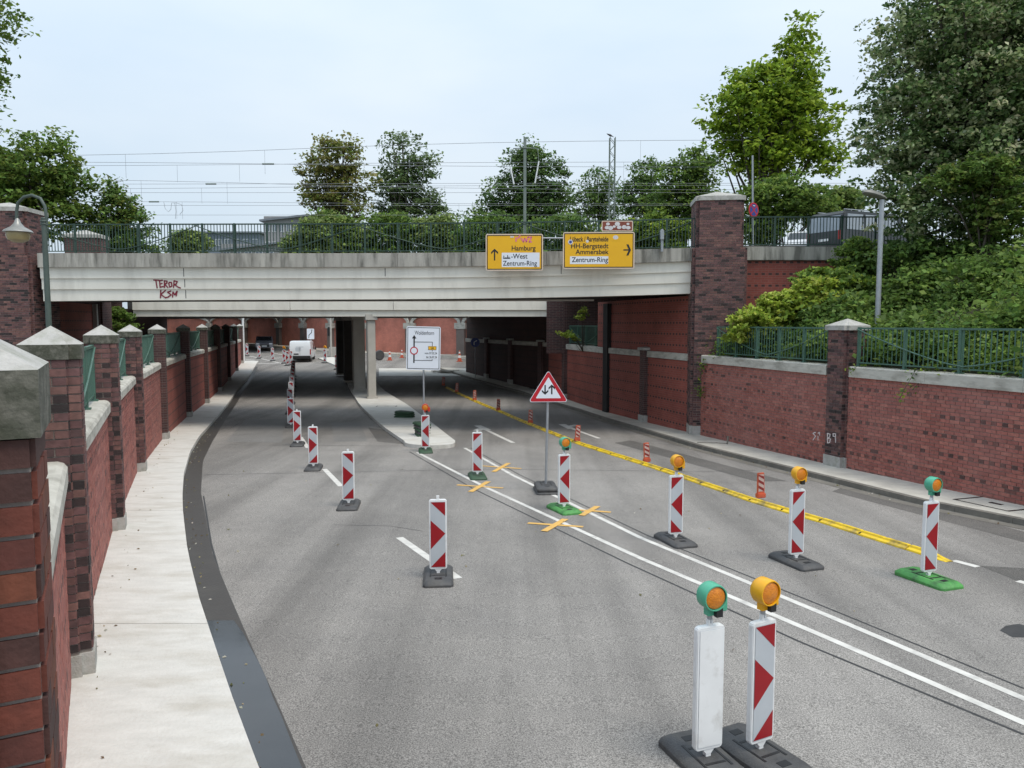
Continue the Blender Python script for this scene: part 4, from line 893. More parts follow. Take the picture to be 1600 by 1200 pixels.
sb = [('knotweed_bush', 'lime green bush spilling over the railing next to the tall pillar', [(1190, 505, 50, 24), (1230, 480, 50, 26), (1160, 525, 28, 12), (1270, 465, 45, 30)], 24.6, LIME, .17),
      ('bramble_bush', 'yellow green bush below the wing wall', [(1310, 450, 55, 34), (1270, 440, 34, 22), (1330, 480, 45, 26)], 25.2, SHRUB+LIME[1:3], .17), ('ivy_bush', 'bushy green shrub right of the grey lamp post', [(1440, 460, 60, 45), (1400, 480, 40, 30), (1480, 480, 50, 34)], 22.5, SHRUB, .16),
      ('hazel_bush', 'dark leafy shrub at the right edge above the railing', [(1550, 460, 70, 50), (1600, 430, 60, 50)], 21.0, SHRUB, .16), ('laurel_bush', 'shaded shrub under the linden trunk', [(1420, 400, 60, 40), (1500, 410, 60, 34)], 25, DARK+SHRUB[:2], .16), ('sapling_bush', 'young yellow green sapling before the linden trunk', [(1530, 270, 60, 28), (1560, 330, 50, 60), (1490, 285, 40, 24)], 23.5, SHRUB+[(.17, .2, .05)], .15),
      ('creeper_bush', 'bush hanging over the parapet end beside the lamp', [(1345, 400, 36, 26), (1330, 425, 40, 22)], 26.5, SHRUB+LIME[2:3], .15), ('gap_bush', 'yellow green bush in the daylight gap between the bridges', [(911, 484, 7, 12), (908, 492, 6, 7), (888, 522, 16, 5), (900, 527, 12, 4)], 38.2, LIME, .15)]
for i, (nm, lab, bl, Y, pal, sz) in enumerate(sb):
    x = at(bl[0][0], 500, Y).x; z = emb_z(x, Y) if Y < 28 else RCT-.2
    tree(nm, lab, bl, Y, (x, Y, z), int(150*len(bl)) if Y < 28 else 26, 22, .12, sz, pal, .035 if Y < 28 else .012, 60+i, 'bush', trunk=False, limbs=14, hollow=.2, flat=.5)
tree('fern_bush', 'green bush in the daylight gap between the bridges on the left', [(190, 505, 16, 20), (182, 488, 10, 12), (200, 515, 14, 10)], 39.5, (at(190, 510, 39.5).x, 39.5, ZP), 70, 30, .2, .17, MID, .03, 80, 'bush', trunk=False, limbs=8)
# creepers hanging on pillar and wall
def creeper(label, paths, Y, seed):
    rg = np.random.default_rng(seed); P = []; mb = MB(); b = at(*paths[0][0], Y)
    root = empty('creeper', b, label, 'creeper')
    for pth in paths:
        q = [at(px, py, Y-.03) for px, py in pth]; mb.tube(q, .006, 4)
        for a, c in zip(q, q[1:]):
            for _ in range(int((c-a).length*40)+2): P.append(np.array(a.lerp(c, rg.uniform()))+rg.normal(size=3)*np.array([.09, .04, .07]))
    mb.build('stems', bark, root); P = np.array(P); leaves('foliage', P, .10, colours(rg, len(P), SHRUB+LIME[1:3]), root, seed, .3)
creeper('creeper hanging down the tall bridge pillar', [[(1118, 556), (1100, 566), (1094, 590), (1092, 620)], [(1110, 560), (1090, 575)], [(1090, 606), (1102, 612), (1096, 622)]], 26.5, 90)
creeper('creeper draped over the coping of the right wall', [[(1470, 572), (1430, 580), (1418, 600), (1404, 625)], [(1462, 575), (1445, 588), (1425, 610)]], 17.6, 91)
creeper('creeper tuft beside the wall pier', [[(1325, 580), (1340, 572), (1372, 570)], [(1345, 574), (1385, 575)]], 19.4, 92)
creeper('creeper tuft at the railing beside the tall pillar', [[(1112, 556), (1130, 550)], [(1150, 565), (1175, 560)]], 25.6, 93)
# ------------------------------------------------------------------ beacons
PW, PH = .25, 1.0
def base_plate(parent, m, name='base_plate', dz=0, L_=.42, W_=.21, H=.088):
    mb = MB(); pl = [(-W_, -L_+.04), (-W_+.04, -L_), (W_-.04, -L_), (W_, -L_+.04), (W_, L_-.04), (W_-.04, L_), (-W_+.04, L_), (-W_, L_-.04)]
    n = 8; rings = []
    for z, s in ((0, 1.0), (.035, 1.0), (.045, .985), (H, .78)): rings.append([(x-(1-s)*W_*np.sign(x)*1.0, y-(1-s)*W_*1.1*np.sign(y), z+dz) for x, y in pl])
    V = [p for r in rings for p in r]; F = [(i*n+k, i*n+(k+1) % n, (i+1)*n+(k+1) % n, (i+1)*n+k) for i in range(3) for k in range(n)]+[tuple(range(3*n, 4*n))]
    mb.mesh(V, F); o = mb.build(name, m, parent, smooth=True)
    q = MB()
    for yy in (-.26, .26): q.box(-.05, .05, yy-.035, yy+.035, H+dz-.004, H+dz+.003)
    for yy in (-.12, .12): q.box(-.09, .09, yy-.012, yy+.012, H+dz-.004, H+dz+.003)
    for xx in (-.11, .11): q.box(xx-.01, xx+.01, -.18, .18, H+dz-.004, H+dz+.004)
    q.build('recess', black, o); return o
def panel_mesh(parent, z0, flip, blank=False):
    mb = MB(); r = .03; pl = []
    for cx_, cz_, a0 in ((PW/2-r, r, -90), (PW/2-r, PH-r, 0), (-PW/2+r, PH-r, 90), (-PW/2+r, r, 180)):
        for k in range(4): a = R(a0+30*k); pl.append((cx_+r*math.cos(a), cz_+r*math.sin(a)))
    mb.prism(pl, -.028, .028, T=lambda x, z, y: (x, y, z+z0)); o = mb.build('panel', white, parent, bevel=.006)
    w2, lo, hi = PW/2-.022, .03, PH-.03
    def U_(u, v): return ((u*2-1)*w2*(-1 if flip else 1), -.0325, z0+hi-(hi-lo)*v)
    g = MB()
    if blank:
        g.box(-w2, w2, -.033, -.029, z0+lo, z0+hi); g.build('face', white, o)
        e = MB(); e.box(-w2-.003, w2+.003, -.0295, -.0285, z0+lo-.003, z0+hi+.003); e.build('face_edge', reflgrey, o); return o
    g.face([U_(0, 0), U_(1, 0), U_(1, 1), U_(0, 1)]); g.build('reflective_face', reflgrey, o)
    q = MB()
    for tri in (((0, .005), (1, .005), (1, .215)), ((0, .28), (1, .485), (0, .72)), ((1, .765), (1, .995), (0, .995))):
        q.face([(Vector(U_(*p))+Vector((0, -.0015, 0))) for p in tri])
    q.build('red_arrows', red, o); return o
def lamp(parent, z, m):
    mb = MB(); mb.tube([(0, 0, z-.02), (0, 0, z+.10)], .02, 8); mb.build('lamp_stem', steel, parent)
    mb = MB(); c = (0, 0, z+.20); mb.lathe([(.05, .075), (.085, .06), (.105, .03), (.105, -.065), (.100, -.085), (.092, -.085), (.092, -.055)], 24, c, (0, 1, 0)); mb.obox((0, 0, z+.085), (1, 0, 0), (0, 1, 0), (0, 0, 1), .035, .03, .04)
    h = mb.build('lamp_housing', m, parent, smooth=True)
    mb = MB(); mb.lathe([(.091, -.056), (.085, -.075), (.05, -.088), (.012, -.092)], 24, c, (0, 1, 0)); mb.build('lens', amber, h, smooth=True)
    mb = MB(); mb.obox((.11, .02, z+.13), (1, 0, 0), (0, 1, 0), (0, 0, 1), .035, .05, .065); mb.build('battery_box', m, h, bevel=.008)
    mb = MB(); mb.obox((.045, -.05, z+.075), (1, 0, 0), (0, 1, 0), (0, 0, 1), .028, .02, .035); mb.build('clamp', blackg, h)
PROTO = {}
def beacon(px, py, label, flip=False, base=rubber, lampm=None, blank=False, yaw=21, baseyaw=None, group='beacons closing off the lanes', tilt=0, z=0):
    key = (flip, base.name, lampm.name if lampm else '', blank, baseyaw)
    if key not in PROTO:
        r = bpy.data.objects.new('beacon', None); COL.objects.link(r); r.empty_display_size = .1
        bp_ = base_plate(r, base); 
        if baseyaw: bp_.rotation_euler = (0, 0, R(baseyaw))
        mb = MB(); mb.obox((0, 0, .10), (1, 0, 0), (0, 1, 0), (0, 0, 1), .022, .022, .055); mb.mesh([(-.05, -.024, .145), (.05, -.024, .145), (.02, -.024, .11), (-.02, -.024, .11), (-.05, .024, .145), (.05, .024, .145), (.02, .024, .11), (-.02, .024, .11)], [(0, 3, 2, 1), (4, 5, 6, 7), (0, 4, 7, 3), (1, 2, 6, 5)]); mb.build('foot_post', white, r)
        panel_mesh(r, .145, flip, blank)
        mb = MB(); mb.obox((0, 0, .145+PH+.02), (1, 0, 0), (0, 1, 0), (0, 0, 1), .02, .018, .03); mb.build('head_stud', white, r)
        if lampm: lamp(r, .145+PH+.04, lampm)
        PROTO[key] = [r, False]
    r0, used = PROTO[key]
    r = copy_tree(r0) if used else r0; PROTO[key][1] = True
    p = on(px, py, z); r.location = (p.x, p.y, gz(p.y)+z); r.rotation_euler = (R(tilt), 0, R(yaw)); tag(r, label, 'beacon', group); return r
beacon(1104, 1196, 'plain white beacon back with green lamp at the bottom edge', base=rubber, lampm=lampg, blank=True, yaw=20)
beacon(1186, 1184, 'arrow beacon with yellow lamp beside the plain white one', base=rubber, lampm=lampy, yaw=27)
beacon(685, 904, 'lampless arrow beacon nearest the camera in the left lane row', yaw=5)
beacon(545, 792, 'second lampless arrow beacon in the left lane row, on dark base', yaw=6)
beacon(490, 733, 'third lampless arrow beacon in the left lane row', yaw=8)
beacon(465, 696, 'fourth lampless arrow beacon in the left lane row', yaw=10)
beacon(454.5, 667, 'fifth arrow beacon in the left lane row, before the underpass shade', yaw=14)
for k, (x, y) in enumerate(((453.5, 646), (455, 631), (456, 620), (457, 611), (457.5, 604), (458, 598), (458.5, 592.5), (459, 588))):
    beacon(x, y, f'{ords[k+5]} arrow beacon of the left lane row, in the shade under the bridges', yaw=14)
beacon(1450, 908, 'arrow beacon with green lamp on bright green base at the right', True, rubgreen, lampg, yaw=20)
beacon(1243, 880, 'arrow beacon with yellow lamp on black base, second from the right', True, rubber, lampy, yaw=18)
beacon(1055, 847, 'arrow beacon with yellow lamp on black base beside the yellow divider middle', True, rubber, lampy, yaw=16)
beacon(881, 798, 'arrow beacon with green lamp on bright green base beside the triangular sign', True, rubgreen, lampg, yaw=22)
beacon(746, 746, 'lampless arrow beacon on dark green base right of the island nose', True, rubdkgreen, None, yaw=8)
beacon(665, 706, 'arrow beacon with red lamp on the nose of the island', True, rubdkgreen, lampr, yaw=8)
FB = [(386, 556, 'far beacon at the left end of the row beyond the underpass'), (405, 560, 'second far beacon from the left beyond the underpass'), (426, 564, 'third far beacon from the left beyond the underpass'), (449, 571, 'far beacon close left of the white van'), (455, 570, 'far beacon half hidden left of the white van')]
for x, y, lab in FB: beacon(x, y, lab, group='far beacons beyond the underpass', yaw=12)
beacon(444, 568, 'far beacon with yellow lamp left of the white van', lampm=lampy, group='far beacons beyond the underpass', yaw=12)
beacon(508, 567, 'far beacon with yellow lamp on the pavement right of the van', True, lampm=lampy, group='far beacons beyond the underpass', yaw=-6)
beacon(526, 577, 'far lampless beacon beside the dark column row', True, group='far beacons beyond the underpass', yaw=10)
beacon(531, 578, 'far beacon with yellow lamp beside the dark column row', True, lampm=lampy, group='far beacons beyond the underpass', yaw=10)
# stacks of spare base plates on the island
for k in range(5):
    p = on(659, 680, .12); r = bpy.data.objects.new('spare_base_plate', None); COL.objects.link(r); base_plate(r, rubber if k % 2 else rubdkgreen, 'plate'); r.location = (p.x+.02*(k % 2), p.y, gz(p.y)+.122+k*.092); r.rotation_euler = (0, 0, R(14+3*k)); tag(r, f'rubber base plate, {ords[k]} from below in the stack holding the white detour sign', 'base plate', 'spare base plates on the island')
for k in range(3):
    p = on(632, 652, .12); r = bpy.data.objects.new('spare_base_plate', None); COL.objects.link(r); base_plate(r, rubdkgreen, 'plate'); r.location = (p.x, p.y, gz(p.y)+.122+k*.092); r.rotation_euler = (0, 0, R(80-12*k)); tag(r, f'green rubber plate, {ords[k]} from below in the low stack on the island', 'base plate', 'spare base plates on the island')
# ------------------------------------------------------------------ yellow divider with orange delineators
DIV = [(1484, 878), (1395, 850), (1290, 817), (1190, 788), (1100, 757), (1010, 727), (905, 694), (830, 664), (783, 644), (742, 627), (714, 614), (695, 604)]
dp = [on(*p) for p in DIV]; cum = [0]
for a, b in zip(dp, dp[1:]): cum.append(cum[-1]+(b-a).length)
def dv(s):
    i = max(0, min(len(dp)-2, int(np.searchsorted(cum, s))-1)); return dp[i].lerp(dp[i+1], (s-cum[i])/(cum[i+1]-cum[i]))
prof = [(-.11, 0), (-.10, .025), (-.045, .045), (-.03, .075), (.03, .075), (.045, .045), (.10, .025), (.11, 0)]
def unit_mesh(L_, endcap):
    mb = MB(); n = len(prof); secs = [(0, .9), (.02, 1), (L_*.47, 1), (L_*.48, .93), (L_*.52, .93), (L_*.53, 1), (L_-.02, 1), (L_, .9)]
    if endcap: secs = [(0, .15), (.08, .35), (.25, .8), (.35, 1), (L_-.02, 1), (L_, .9)]
    V = [(x*(1 if not endcap else (.6+.4*s)), y, z*s) for y, s in secs for x, z in prof]
    F = [(i*n+k, i*n+k+1, (i+1)*n+k+1, (i+1)*n+k) for i in range(len(secs)-1) for k in range(n-1)]+[tuple(range(n))[::-1], tuple(range((len(secs)-1)*n, len(secs)*n))]
    mb.mesh(V, F)
    o = mb.build('lane_divider', yellow); me = o.data; bpy.data.objects.remove(o); return me
mm = unit_mesh(1.0, False); me_ = unit_mesh(.75, True)
q = MB(); q.box(-.095, .095, .985, 1.005, .001, .05); o = q.build('gap', tar); gapm = o.data; bpy.data.objects.remove(o)
def ordw(n):
    if n <= 20: return ords[n-1]
    t = {2: 'twenty', 3: 'thirty', 4: 'forty'}[n//10]; return (t[:-1]+'ieth') if n % 10 == 0 else t+'-'+ords[n % 10-1]
s = 0; k = 0
while s+1.02 < cum[-1]:
    L_ = .75 if k == 0 else 1.0; a, b = dv(s), dv(s+L_); d = b-a
    o = bpy.data.objects.new('lane_divider', me_ if k == 0 else mm); COL.objects.link(o); o.location = (a.x, a.y, gz(a.y)+.003); o.rotation_euler = (math.atan2(gz(b.y)-gz(a.y), L_), 0, math.atan2(-d.x, d.y)+R(random.uniform(-1, 1)))
    tag(o, 'tapered yellow end piece of the lane divider' if k == 0 else f'yellow lane divider piece, {ordw(k+1)} from the near end', 'lane divider', 'yellow divider pieces along the right lane')
    if k:
        g_ = bpy.data.objects.new('gap', gapm); COL.objects.link(g_); g_.parent = o
    s += L_+.015; k += 1
def delin():
    r = bpy.data.objects.new('delineator', None); COL.objects.link(r); r.empty_display_size = .1
    mb = MB(); mb.prism([(-.10, -.055), (.10, -.055), (.10, .055), (-.10, .055)], 0, .10); mb.build('socket', ored, r, bevel=.012)
    mb = MB(); mb.prism([(-.088, .09), (.088, .09), (.078, .54), (-.078, .54)], -.022, .022, T=lambda x, z, y: (x, y, z)); pl = mb.build('plate', ored, r, bevel=.008)
    mb = MB(); mb.face([(-.066, -.0245, .14), (.066, -.0245, .14), (.062, -.0245, .51), (-.062, -.0245, .51)]); mb.build('sheet', pinkw, pl)
    mb = MB()
    for z0 in (.17, .30, .43): mb.face([(-.064, -.026, z0+.045), (.064, -.026, z0-.03), (.064, -.026, z0+.03), (-.064, -.026, min(.51, z0+.105))])
    mb.build('stripes', dred, pl); return r
d0 = delin(); first = True
for i, (px, py) in enumerate(((1188, 782), (1010, 725), (901, 692), (828, 663), (778, 643), (741, 627), (713, 614), (692, 603.5))):
    r = d0 if first else copy_tree(d0); first = False; p = on(px, py); r.location = (p.x+.02, p.y+.05, gz(p.y)+.05); r.rotation_euler = (0, R(random.uniform(-4, 4)), R(16))
    tag(r, f'orange striped delineator post on the yellow divider, {ords[i]} from the camera', 'delineator', 'orange delineators on the yellow divider')
# ------------------------------------------------------------------ signs
def sign_plate(parent, w_, h_, z0, m, rim, rimw=.02, r=.05, name='plate', y=0, x=0):
    def rr(ww, hh, rad):
        pl = []
        for cx_, cz_, a0 in ((ww/2-rad, rad, -90), (ww/2-rad, hh-rad, 0), (-ww/2+rad, hh-rad, 90), (-ww/2+rad, rad, 180)):
            for k in range(5): a = R(a0+22.5*k); pl.append((cx_+rad*math.cos(a), cz_+rad*math.sin(a)))
        return pl
    mb = MB(); mb.prism(rr(w_, h_, r), -.012, .012, T=lambda a, c, b: (x+a, y+b, z0+c)); o = mb.build(name, rim, parent)
    mb = MB(); mb.face([(x+a, y-.014, z0+rimw+c) for a, c in rr(w_-2*rimw, h_-2*rimw, r*.7)]); mb.build('face', m, o); return o
def flat(parent, poly, m, y=-.018, name='symbol'):
    mb = MB(); mb.face([(a, y, c) for a, c in poly]); return mb.build(name, m, parent)
def frame(parent, x0, x1, z0, z1, wd, m, y=-.0165, name='border'):
    mb = MB()
    for a, b, c, d in ((x0, x1, z0, z0+wd), (x0, x1, z1-wd, z1), (x0, x0+wd, z0+wd, z1-wd), (x1-wd, x1, z0+wd, z1-wd)): mb.face([(a, y, c), (b, y, c), (b, y, d), (a, y, d)])
    return mb.build(name, m, parent)
MX = lambda x, z, y=-.0185: Matrix.Translation((x, y, z)) @ Matrix.Rotation(R(90), 4, 'X')
def loc_reset(o): return o
# triangular two-way traffic sign
p = on(853, 768); YT = p.y
ts = bpy.data.objects.new('traffic_sign', None); COL.objects.link(ts)
tag(ts, 'red and white triangular two way traffic sign on a grey pole', 'road sign')
base_plate(ts, rubber, 'base_plate', 0, .42, .25); base_plate(ts, rubber, 'base_plate', .09, .40, .24)
zt_ = ZC-gz(YT); hs = lambda py: at(856, py, YT).z-gz(YT)
z0, z1 = hs(628), hs(578); wT = (z1-z0)/.866*1.02
mb = MB(); mb.tube([(0, .03, .1), (0.05, .03, z1-.1)], .03, 10); mb.build('pole', steel, ts, smooth=True)
def tri(w_, h_, zb, r):
    c = [(-w_/2+r*1.2, zb+r), (w_/2-r*1.2, zb+r), (0, zb+h_-r*2)]; pl = []
    for (x, z), a0 in zip(c, (150, 270, 30)):
        for k in range(6): a = R(a0+24*k); pl.append((x+.045+r*math.cos(a), z+r*math.sin(a)))
    return pl
mb = MB(); mb.prism(tri(wT, z1-z0, z0, .04), -.012, .012, T=lambda a, c, b: (a, b-.015, c)); pl_ = mb.build('plate', pinkw, ts); pl_.data.materials[0] = signwhite
flat(pl_, tri(wT*.965, (z1-z0)*.965, z0+.011, .036), signred, -.0285, 'red_rim'); flat(pl_, tri(wT*.66, (z1-z0)*.66, z0+.085, .012), signwhite, -.030, 'white_field')
hT = z1-z0; zc0 = z0+.20*hT
def arrow(par, x, za, zb_, wd, hd, m, y, up=True):
    a, b = (za, zb_) if up else (zb_, za); s = 1 if up else -1
    mb = MB(); mb.face([(x-wd/2, y, a), (x+wd/2, y, a), (x+wd/2, y, b-s*hd*.35), (x-wd/2, y, b-s*hd*.35)])
    for q in (-1, 1): mb.face([(x, y-.0004, b), (x, y-.0004, b-s*wd*1.5), (x+q*hd*.8, y-.0004, b-s*hd*1.25), (x+q*hd*.8, y-.0004, b-s*hd*.75)])
    mb.build('arrow', m, par)
arrow(pl_, .045-.075, zc0+.02, zc0+.24, .032, .09, black, -.0315, False); arrow(pl_, .045+.075, zc0+.03, zc0+.25, .032, .09, black, -.0315, True)
ts.location = (p.x, p.y, gz(p.y)); ts.rotation_euler = (0, 0, R(4))
# detour sign
pb = on(660, 684, .12); YD = pb.y
ds_ = bpy.data.objects.new('detour_sign', None); COL.objects.link(ds_); tag(ds_, 'white detour plan sign reading Woldenhorn on a pole above the island', 'road sign')
hz = lambda py: at(657, py, YD).z-gz(YD)-.12
z0, z1 = hz(578), hz(510); wD = 53/FPX*YD
mb = MB(); mb.tube([(0.05, .05, .4), (0, .05, z0+.3)], .03, 10); mb.build('pole', steel, ds_, smooth=True)
pl_ = sign_plate(ds_, wD, z1-z0, z0, signwhite, signwhite, .03, .06)
H_ = z1-z0; frame(pl_, -wD/2+.035, wD/2-.035, z0+.035, z1-.035, .018, black)
text('Woldenhorn', .19, black, pl_, MX(.03, z1-.25*H_+.09), 'CENTER', xs=.66)
X = lambda u: -wD/2+u*wD; Z = lambda v_: z1-v_*H_
flat(pl_, [(X(.205), Z(.84)), (X(.245), Z(.84)), (X(.245), Z(.27)), (X(.205), Z(.27))], black); flat(pl_, [(X(.16), Z(.28)), (X(.29), Z(.28)), (X(.225), Z(.20))], black, -.0186)
mb = MB(); ribbon(mb, [(X(.225), -.018, Z(.36)), (X(.76), -.018, Z(.355)), (X(.76), -.018, Z(.78)), (X(.225), -.018, Z(.78))], .018, (0, 1, 0)); mb.build('route', black, pl_)
def disc(par, x, z, r, m, y, name='symbol', sx=1): flat(par, [(x+sx*r*math.cos(2*math.pi*k/24), z+r*math.sin(2*math.pi*k/24)) for k in range(24)], m, y, name)
disc(pl_, X(.225), Z(.56), .135, signred, -.0195); disc(pl_, X(.225), Z(.56), .10, signwhite, -.021)
flat(pl_, [(X(.64), Z(.535)), (X(.88), Z(.535)), (X(.88), Z(.45)), (X(.64), Z(.45))], black, -.0195); flat(pl_, [(X(.65), Z(.528)), (X(.87), Z(.528)), (X(.87), Z(.457)), (X(.65), Z(.457))], signyellow, -.021)
text('U4', .09, black, pl_, MX(X(.76), Z(.515), -.0225), 'CENTER', xs=.9, bold=.003)
flat(pl_, [(X(.52), Z(.745)), (X(.93), Z(.745)), (X(.93), Z(.57)), (X(.52), Z(.57))], signwhite, -.0188, 'blank')
text('vom 07.03.24', .105, black, pl_, MX(X(.90), Z(.635), -.020), 'RIGHT', xs=.72, bold=.002); text('bis 26.07.24', .105, black, pl_, MX(X(.90), Z(.725), -.020), 'RIGHT', xs=.72, bold=.002)
ds_.location = (pb.x, pb.y, gz(pb.y)+.12); ds_.rotation_euler = (0, R(1.2), R(2))
# big yellow direction signs on the bridge front
def dir_sign(label, px0, px1, py0, py1, Y, build):
    a, b = at(px0, py1, Y), at(px1, py0, Y); w_, h_ = b.x-a.x, b.z-a.z
    r = empty('direction_sign', ((a.x+b.x)/2, Y, a.z), label, 'road sign'); r.rotation_euler = (0, 0, 0)
    def mk(): 
        pl = None
    LOC = r.location.copy(); r.location = (0, 0, 0)
    pl = sign_plate(r, w_, h_, 0, signyellow, signframe, .035, .07)
    frame(pl, -w_/2+.04, w_/2-.04, .04, h_-.04, .028, black)
    X = lambda u: -w_/2+u*w_; Z = lambda v_: h_*(1-v_)
    mb = MB()
    for u in (.2, .8): mb.box(X(u)-.03, X(u)+.03, .012, .45, h_*.42, h_*.42+.06); mb.box(X(u)-.03, X(u)+.03, .012, .06, .05, h_-.05)
    mb.build('bracket', steel, r)
    build(pl, X, Z, w_, h_); r.location = LOC; r.rotation_euler = (0, 0, R(-2)); return r
def s1_(pl, X, Z, w_, h_):
    arrow(pl, X(.155), Z(.72), Z(.40), .045, .15, black, -.018)
    text('Hamburg', .235, black, pl, MX(X(.87), Z(.45)), 'RIGHT', xs=.95, bold=.003)
    flat(pl, [(X(.28), Z(.90)), (X(.94), Z(.90)), (X(.94), Z(.51)), (X(.28), Z(.51))], signwhite, -.0172, 'inset')
    text('-West', .235, black, pl, MX(X(.44), Z(.67), -.019), xs=.95, bold=.003); text('Zentrum-Ring', .235, black, pl, MX(X(.30), Z(.86), -.019), xs=.88, bold=.003)
    mb = MB()
    for k, (u, hh) in enumerate(((.31, .10), (.345, .05), (.375, .12), (.40, .07))): mb.face([(X(u), -.019, Z(.67)), (X(u)+.028, -.019, Z(.67)), (X(u)+.028, -.019, Z(.67)+hh), (X(u), -.019, Z(.67)+hh)])
    mb.face([(X(.305), -.0192, Z(.675)), (X(.43), -.0192, Z(.675)), (X(.43), -.0192, Z(.645)), (X(.305), -.0192, Z(.645))]); mb.build('town_symbol', black, pl)
    mb = MB(); Q = lambda u, v_: (X(u), -.0175, Z(v_))
    ribbon(mb, [Q(.60, .05), Q(.56, .12)], .05, (0, 1, 0)); ribbon(mb, [Q(.62, .12), Q(.66, .22), Q(.68, .12), Q(.71, .22), Q(.74, .08)], .045, (0, 1, 0)); ribbon(mb, [Q(.74, .09), Q(.80, .09), Q(.76, .22), Q(.80, .22)], .045, (0, 1, 0)); ribbon(mb, [Q(.53, .1), Q(.53, .2)], .05, (0, 1, 0)); mb.build('spray', pink, pl)
    flat(pl, [(X(.43), Z(.10)), (X(.49), Z(.10)), (X(.49), Z(.06)), (X(.43), Z(.06))], sticker, -.018, 'sticker')
def s2_(pl, X, Z, w_, h_):
    mb = MB(); y = -.018; mb.face([(X(.845), y, Z(.49)-.022), (X(.93), y, Z(.49)-.022), (X(.93), y, Z(.49)+.022), (X(.845), y, Z(.49)+.022)])
    for s_ in (-1, 1): mb.face([(X(.95), y-.0004, Z(.49)), (X(.92), y-.0004, Z(.49)), (X(.885), y-.0004, Z(.49)+s_*.19), (X(.915), y-.0004, Z(.49)+s_*.19)])
    mb.build('arrow', black, pl)
    text('Lübeck / Bargteheide', .235, black, pl, MX(X(.635), Z(.255)), 'RIGHT', xs=.66, bold=.004); text('HH-Bergstedt', .235, black, pl, MX(X(.635), Z(.44)), 'RIGHT', xs=.97, bold=.003); text('Ammersbek', .235, black, pl, MX(X(.635), Z(.60)), 'RIGHT', xs=.97, bold=.003)
    flat(pl, [(X(.10), Z(.87)), (X(.635), Z(.87)), (X(.635), Z(.66)), (X(.10), Z(.66))], signwhite, -.0172, 'inset'); text('Zentrum-Ring', .235, black, pl, MX(X(.125), Z(.815), -.019), xs=.93, bold=.003)
    flat(pl, [(X(.67), Z(.24)), (X(.795), Z(.24)), (X(.795), Z(.08)), (X(.67), Z(.08))], signyellow, -.0178, 'overlay'); disc(pl, X(.735), Z(.15), .07, sticker, -.019, 'sticker', 1.3); disc(pl, X(.105), Z(.27), .085, sticker, -.019, 'sticker', 1); disc(pl, X(.105), Z(.27), .05, signblue, -.020, 'sticker', 1)
    disc(pl, X(.34), Z(.25), .05, sticker, -.0195, 'sticker')
YS = 26.85
dir_sign('yellow direction sign with Hamburg and arrow up on the bridge', 759, 848.5, 365.5, 423, YS, s1_)
dir_sign('larger yellow direction sign with Ammersbek and arrow right on the bridge', 879.5, 991.5, 362.5, 420, YS-.1, s2_)
a, b = at(940, 361.5, YS-.1), at(989, 345, YS-.1); r = empty('brown_sign', ((a.x+b.x)/2, YS-.1, a.z-.0), 'small brown sign covered in white stickers above the right yellow sign', 'road sign')
LOC = r.location.copy(); r.location = (0, 0, 0); w_, h_ = b.x-a.x, b.z-a.z; pl_ = sign_plate(r, w_, h_, 0, brown, signframe, .03, .04)
for u, v_, rr_ in ((.2, .3, .05), (.17, .65, .06), (.28, .68, .07), (.5, .3, .07), (.56, .62, .06), (.72, .6, .065), (.85, .66, .06), (.84, .3, .04), (.4, .55, .04)): disc(pl_, -w_/2+u*w_, h_*(1-v_), rr_, sticker, -.018-.0003*u, 'sticker', 1.3)
mb = MB(); mb.box(-.03, .03, .012, .05, -.25, h_-.05); mb.build('bracket', steel, r); r.location = LOC
mb = MB(); q0, q1 = at(846, 372, YS+.15), at(882, 372, YS+.15); mb.tube([q0, q1], .025, 8); tag(mb.build('sign_crossbar', steel), 'grey tube between the two yellow signs', 'bar')
mb = MB(); q0, q1 = at(1034.5, 393, 27.05), at(1034.5, 358, 27.05); mb.tube([q0, q1], .05, 8); mb.tube([at(1034.5, 374, 26.98), at(1034.5, 360, 26.98)], .075, 8); tag(mb.build('railing_bracket', steel), 'grey metal bracket post fixed to the bridge railing', 'bracket')
# graffiti on the beam and pier: strokes lying on the surface
def graffiti(strokes, Yf, wd, m, parent, nrm=(0, 1, 0)):
    mb = MB()
    for st in strokes: ribbon(mb, [at(px, py, Yf(px)) for px, py in st], wd, nrm)
    return mb.build('graffiti', m, parent)
gy = lambda k: (lambda px: 28.28+(27.25-28.5)*(px-62)/1028+.10*k-.095+.10*.0+.09)
def tz(x0, y0, sx, sy, letters): return [[(x0+sx*u, y0+sy*v_) for u, v_ in st] for st in letters]
TEROR = [[(0, 0), (.2, .02)], [(.08, 0), (.13, 1)], [(.2, .1), (.33, .02)], [(.22, .1), (.24, .9), (.36, .8)], [(.22, .5), (.32, .42)], [(.4, .95), (.4, .1), (.5, .15), (.49, .4), (.41, .5), (.53, .95)], [(.56, .4), (.6, .9), (.68, .75), (.66, .3), (.58, .3), (.56, .5)], [(.74, .95), (.76, .1), (.88, .2), (.84, .5), (.76, .55), (.92, .9), (1, 1)]]
KSM = [[(.04, 0), (.02, 1)], [(.30, .02), (.04, .55), (.32, 1)], [(.6, .1), (.42, .25), (.62, .6), (.44, .9), (.3, .95)], [(.7, .9), (.72, .2), (.82, .6), (.95, .1), (.9, .75)]]
graffiti(tz(240, 437.5, 42, 12.5, TEROR), lambda px: 28.5+(27.25-28.5)*(px-62)/1028+.04-.022, .045, spraymaroon, br1)
graffiti(tz(250, 453.5, 28, 12, KSM), lambda px: 28.5+(27.25-28.5)*(px-62)/1028+.10-.022, .045, spraymaroon, br1)
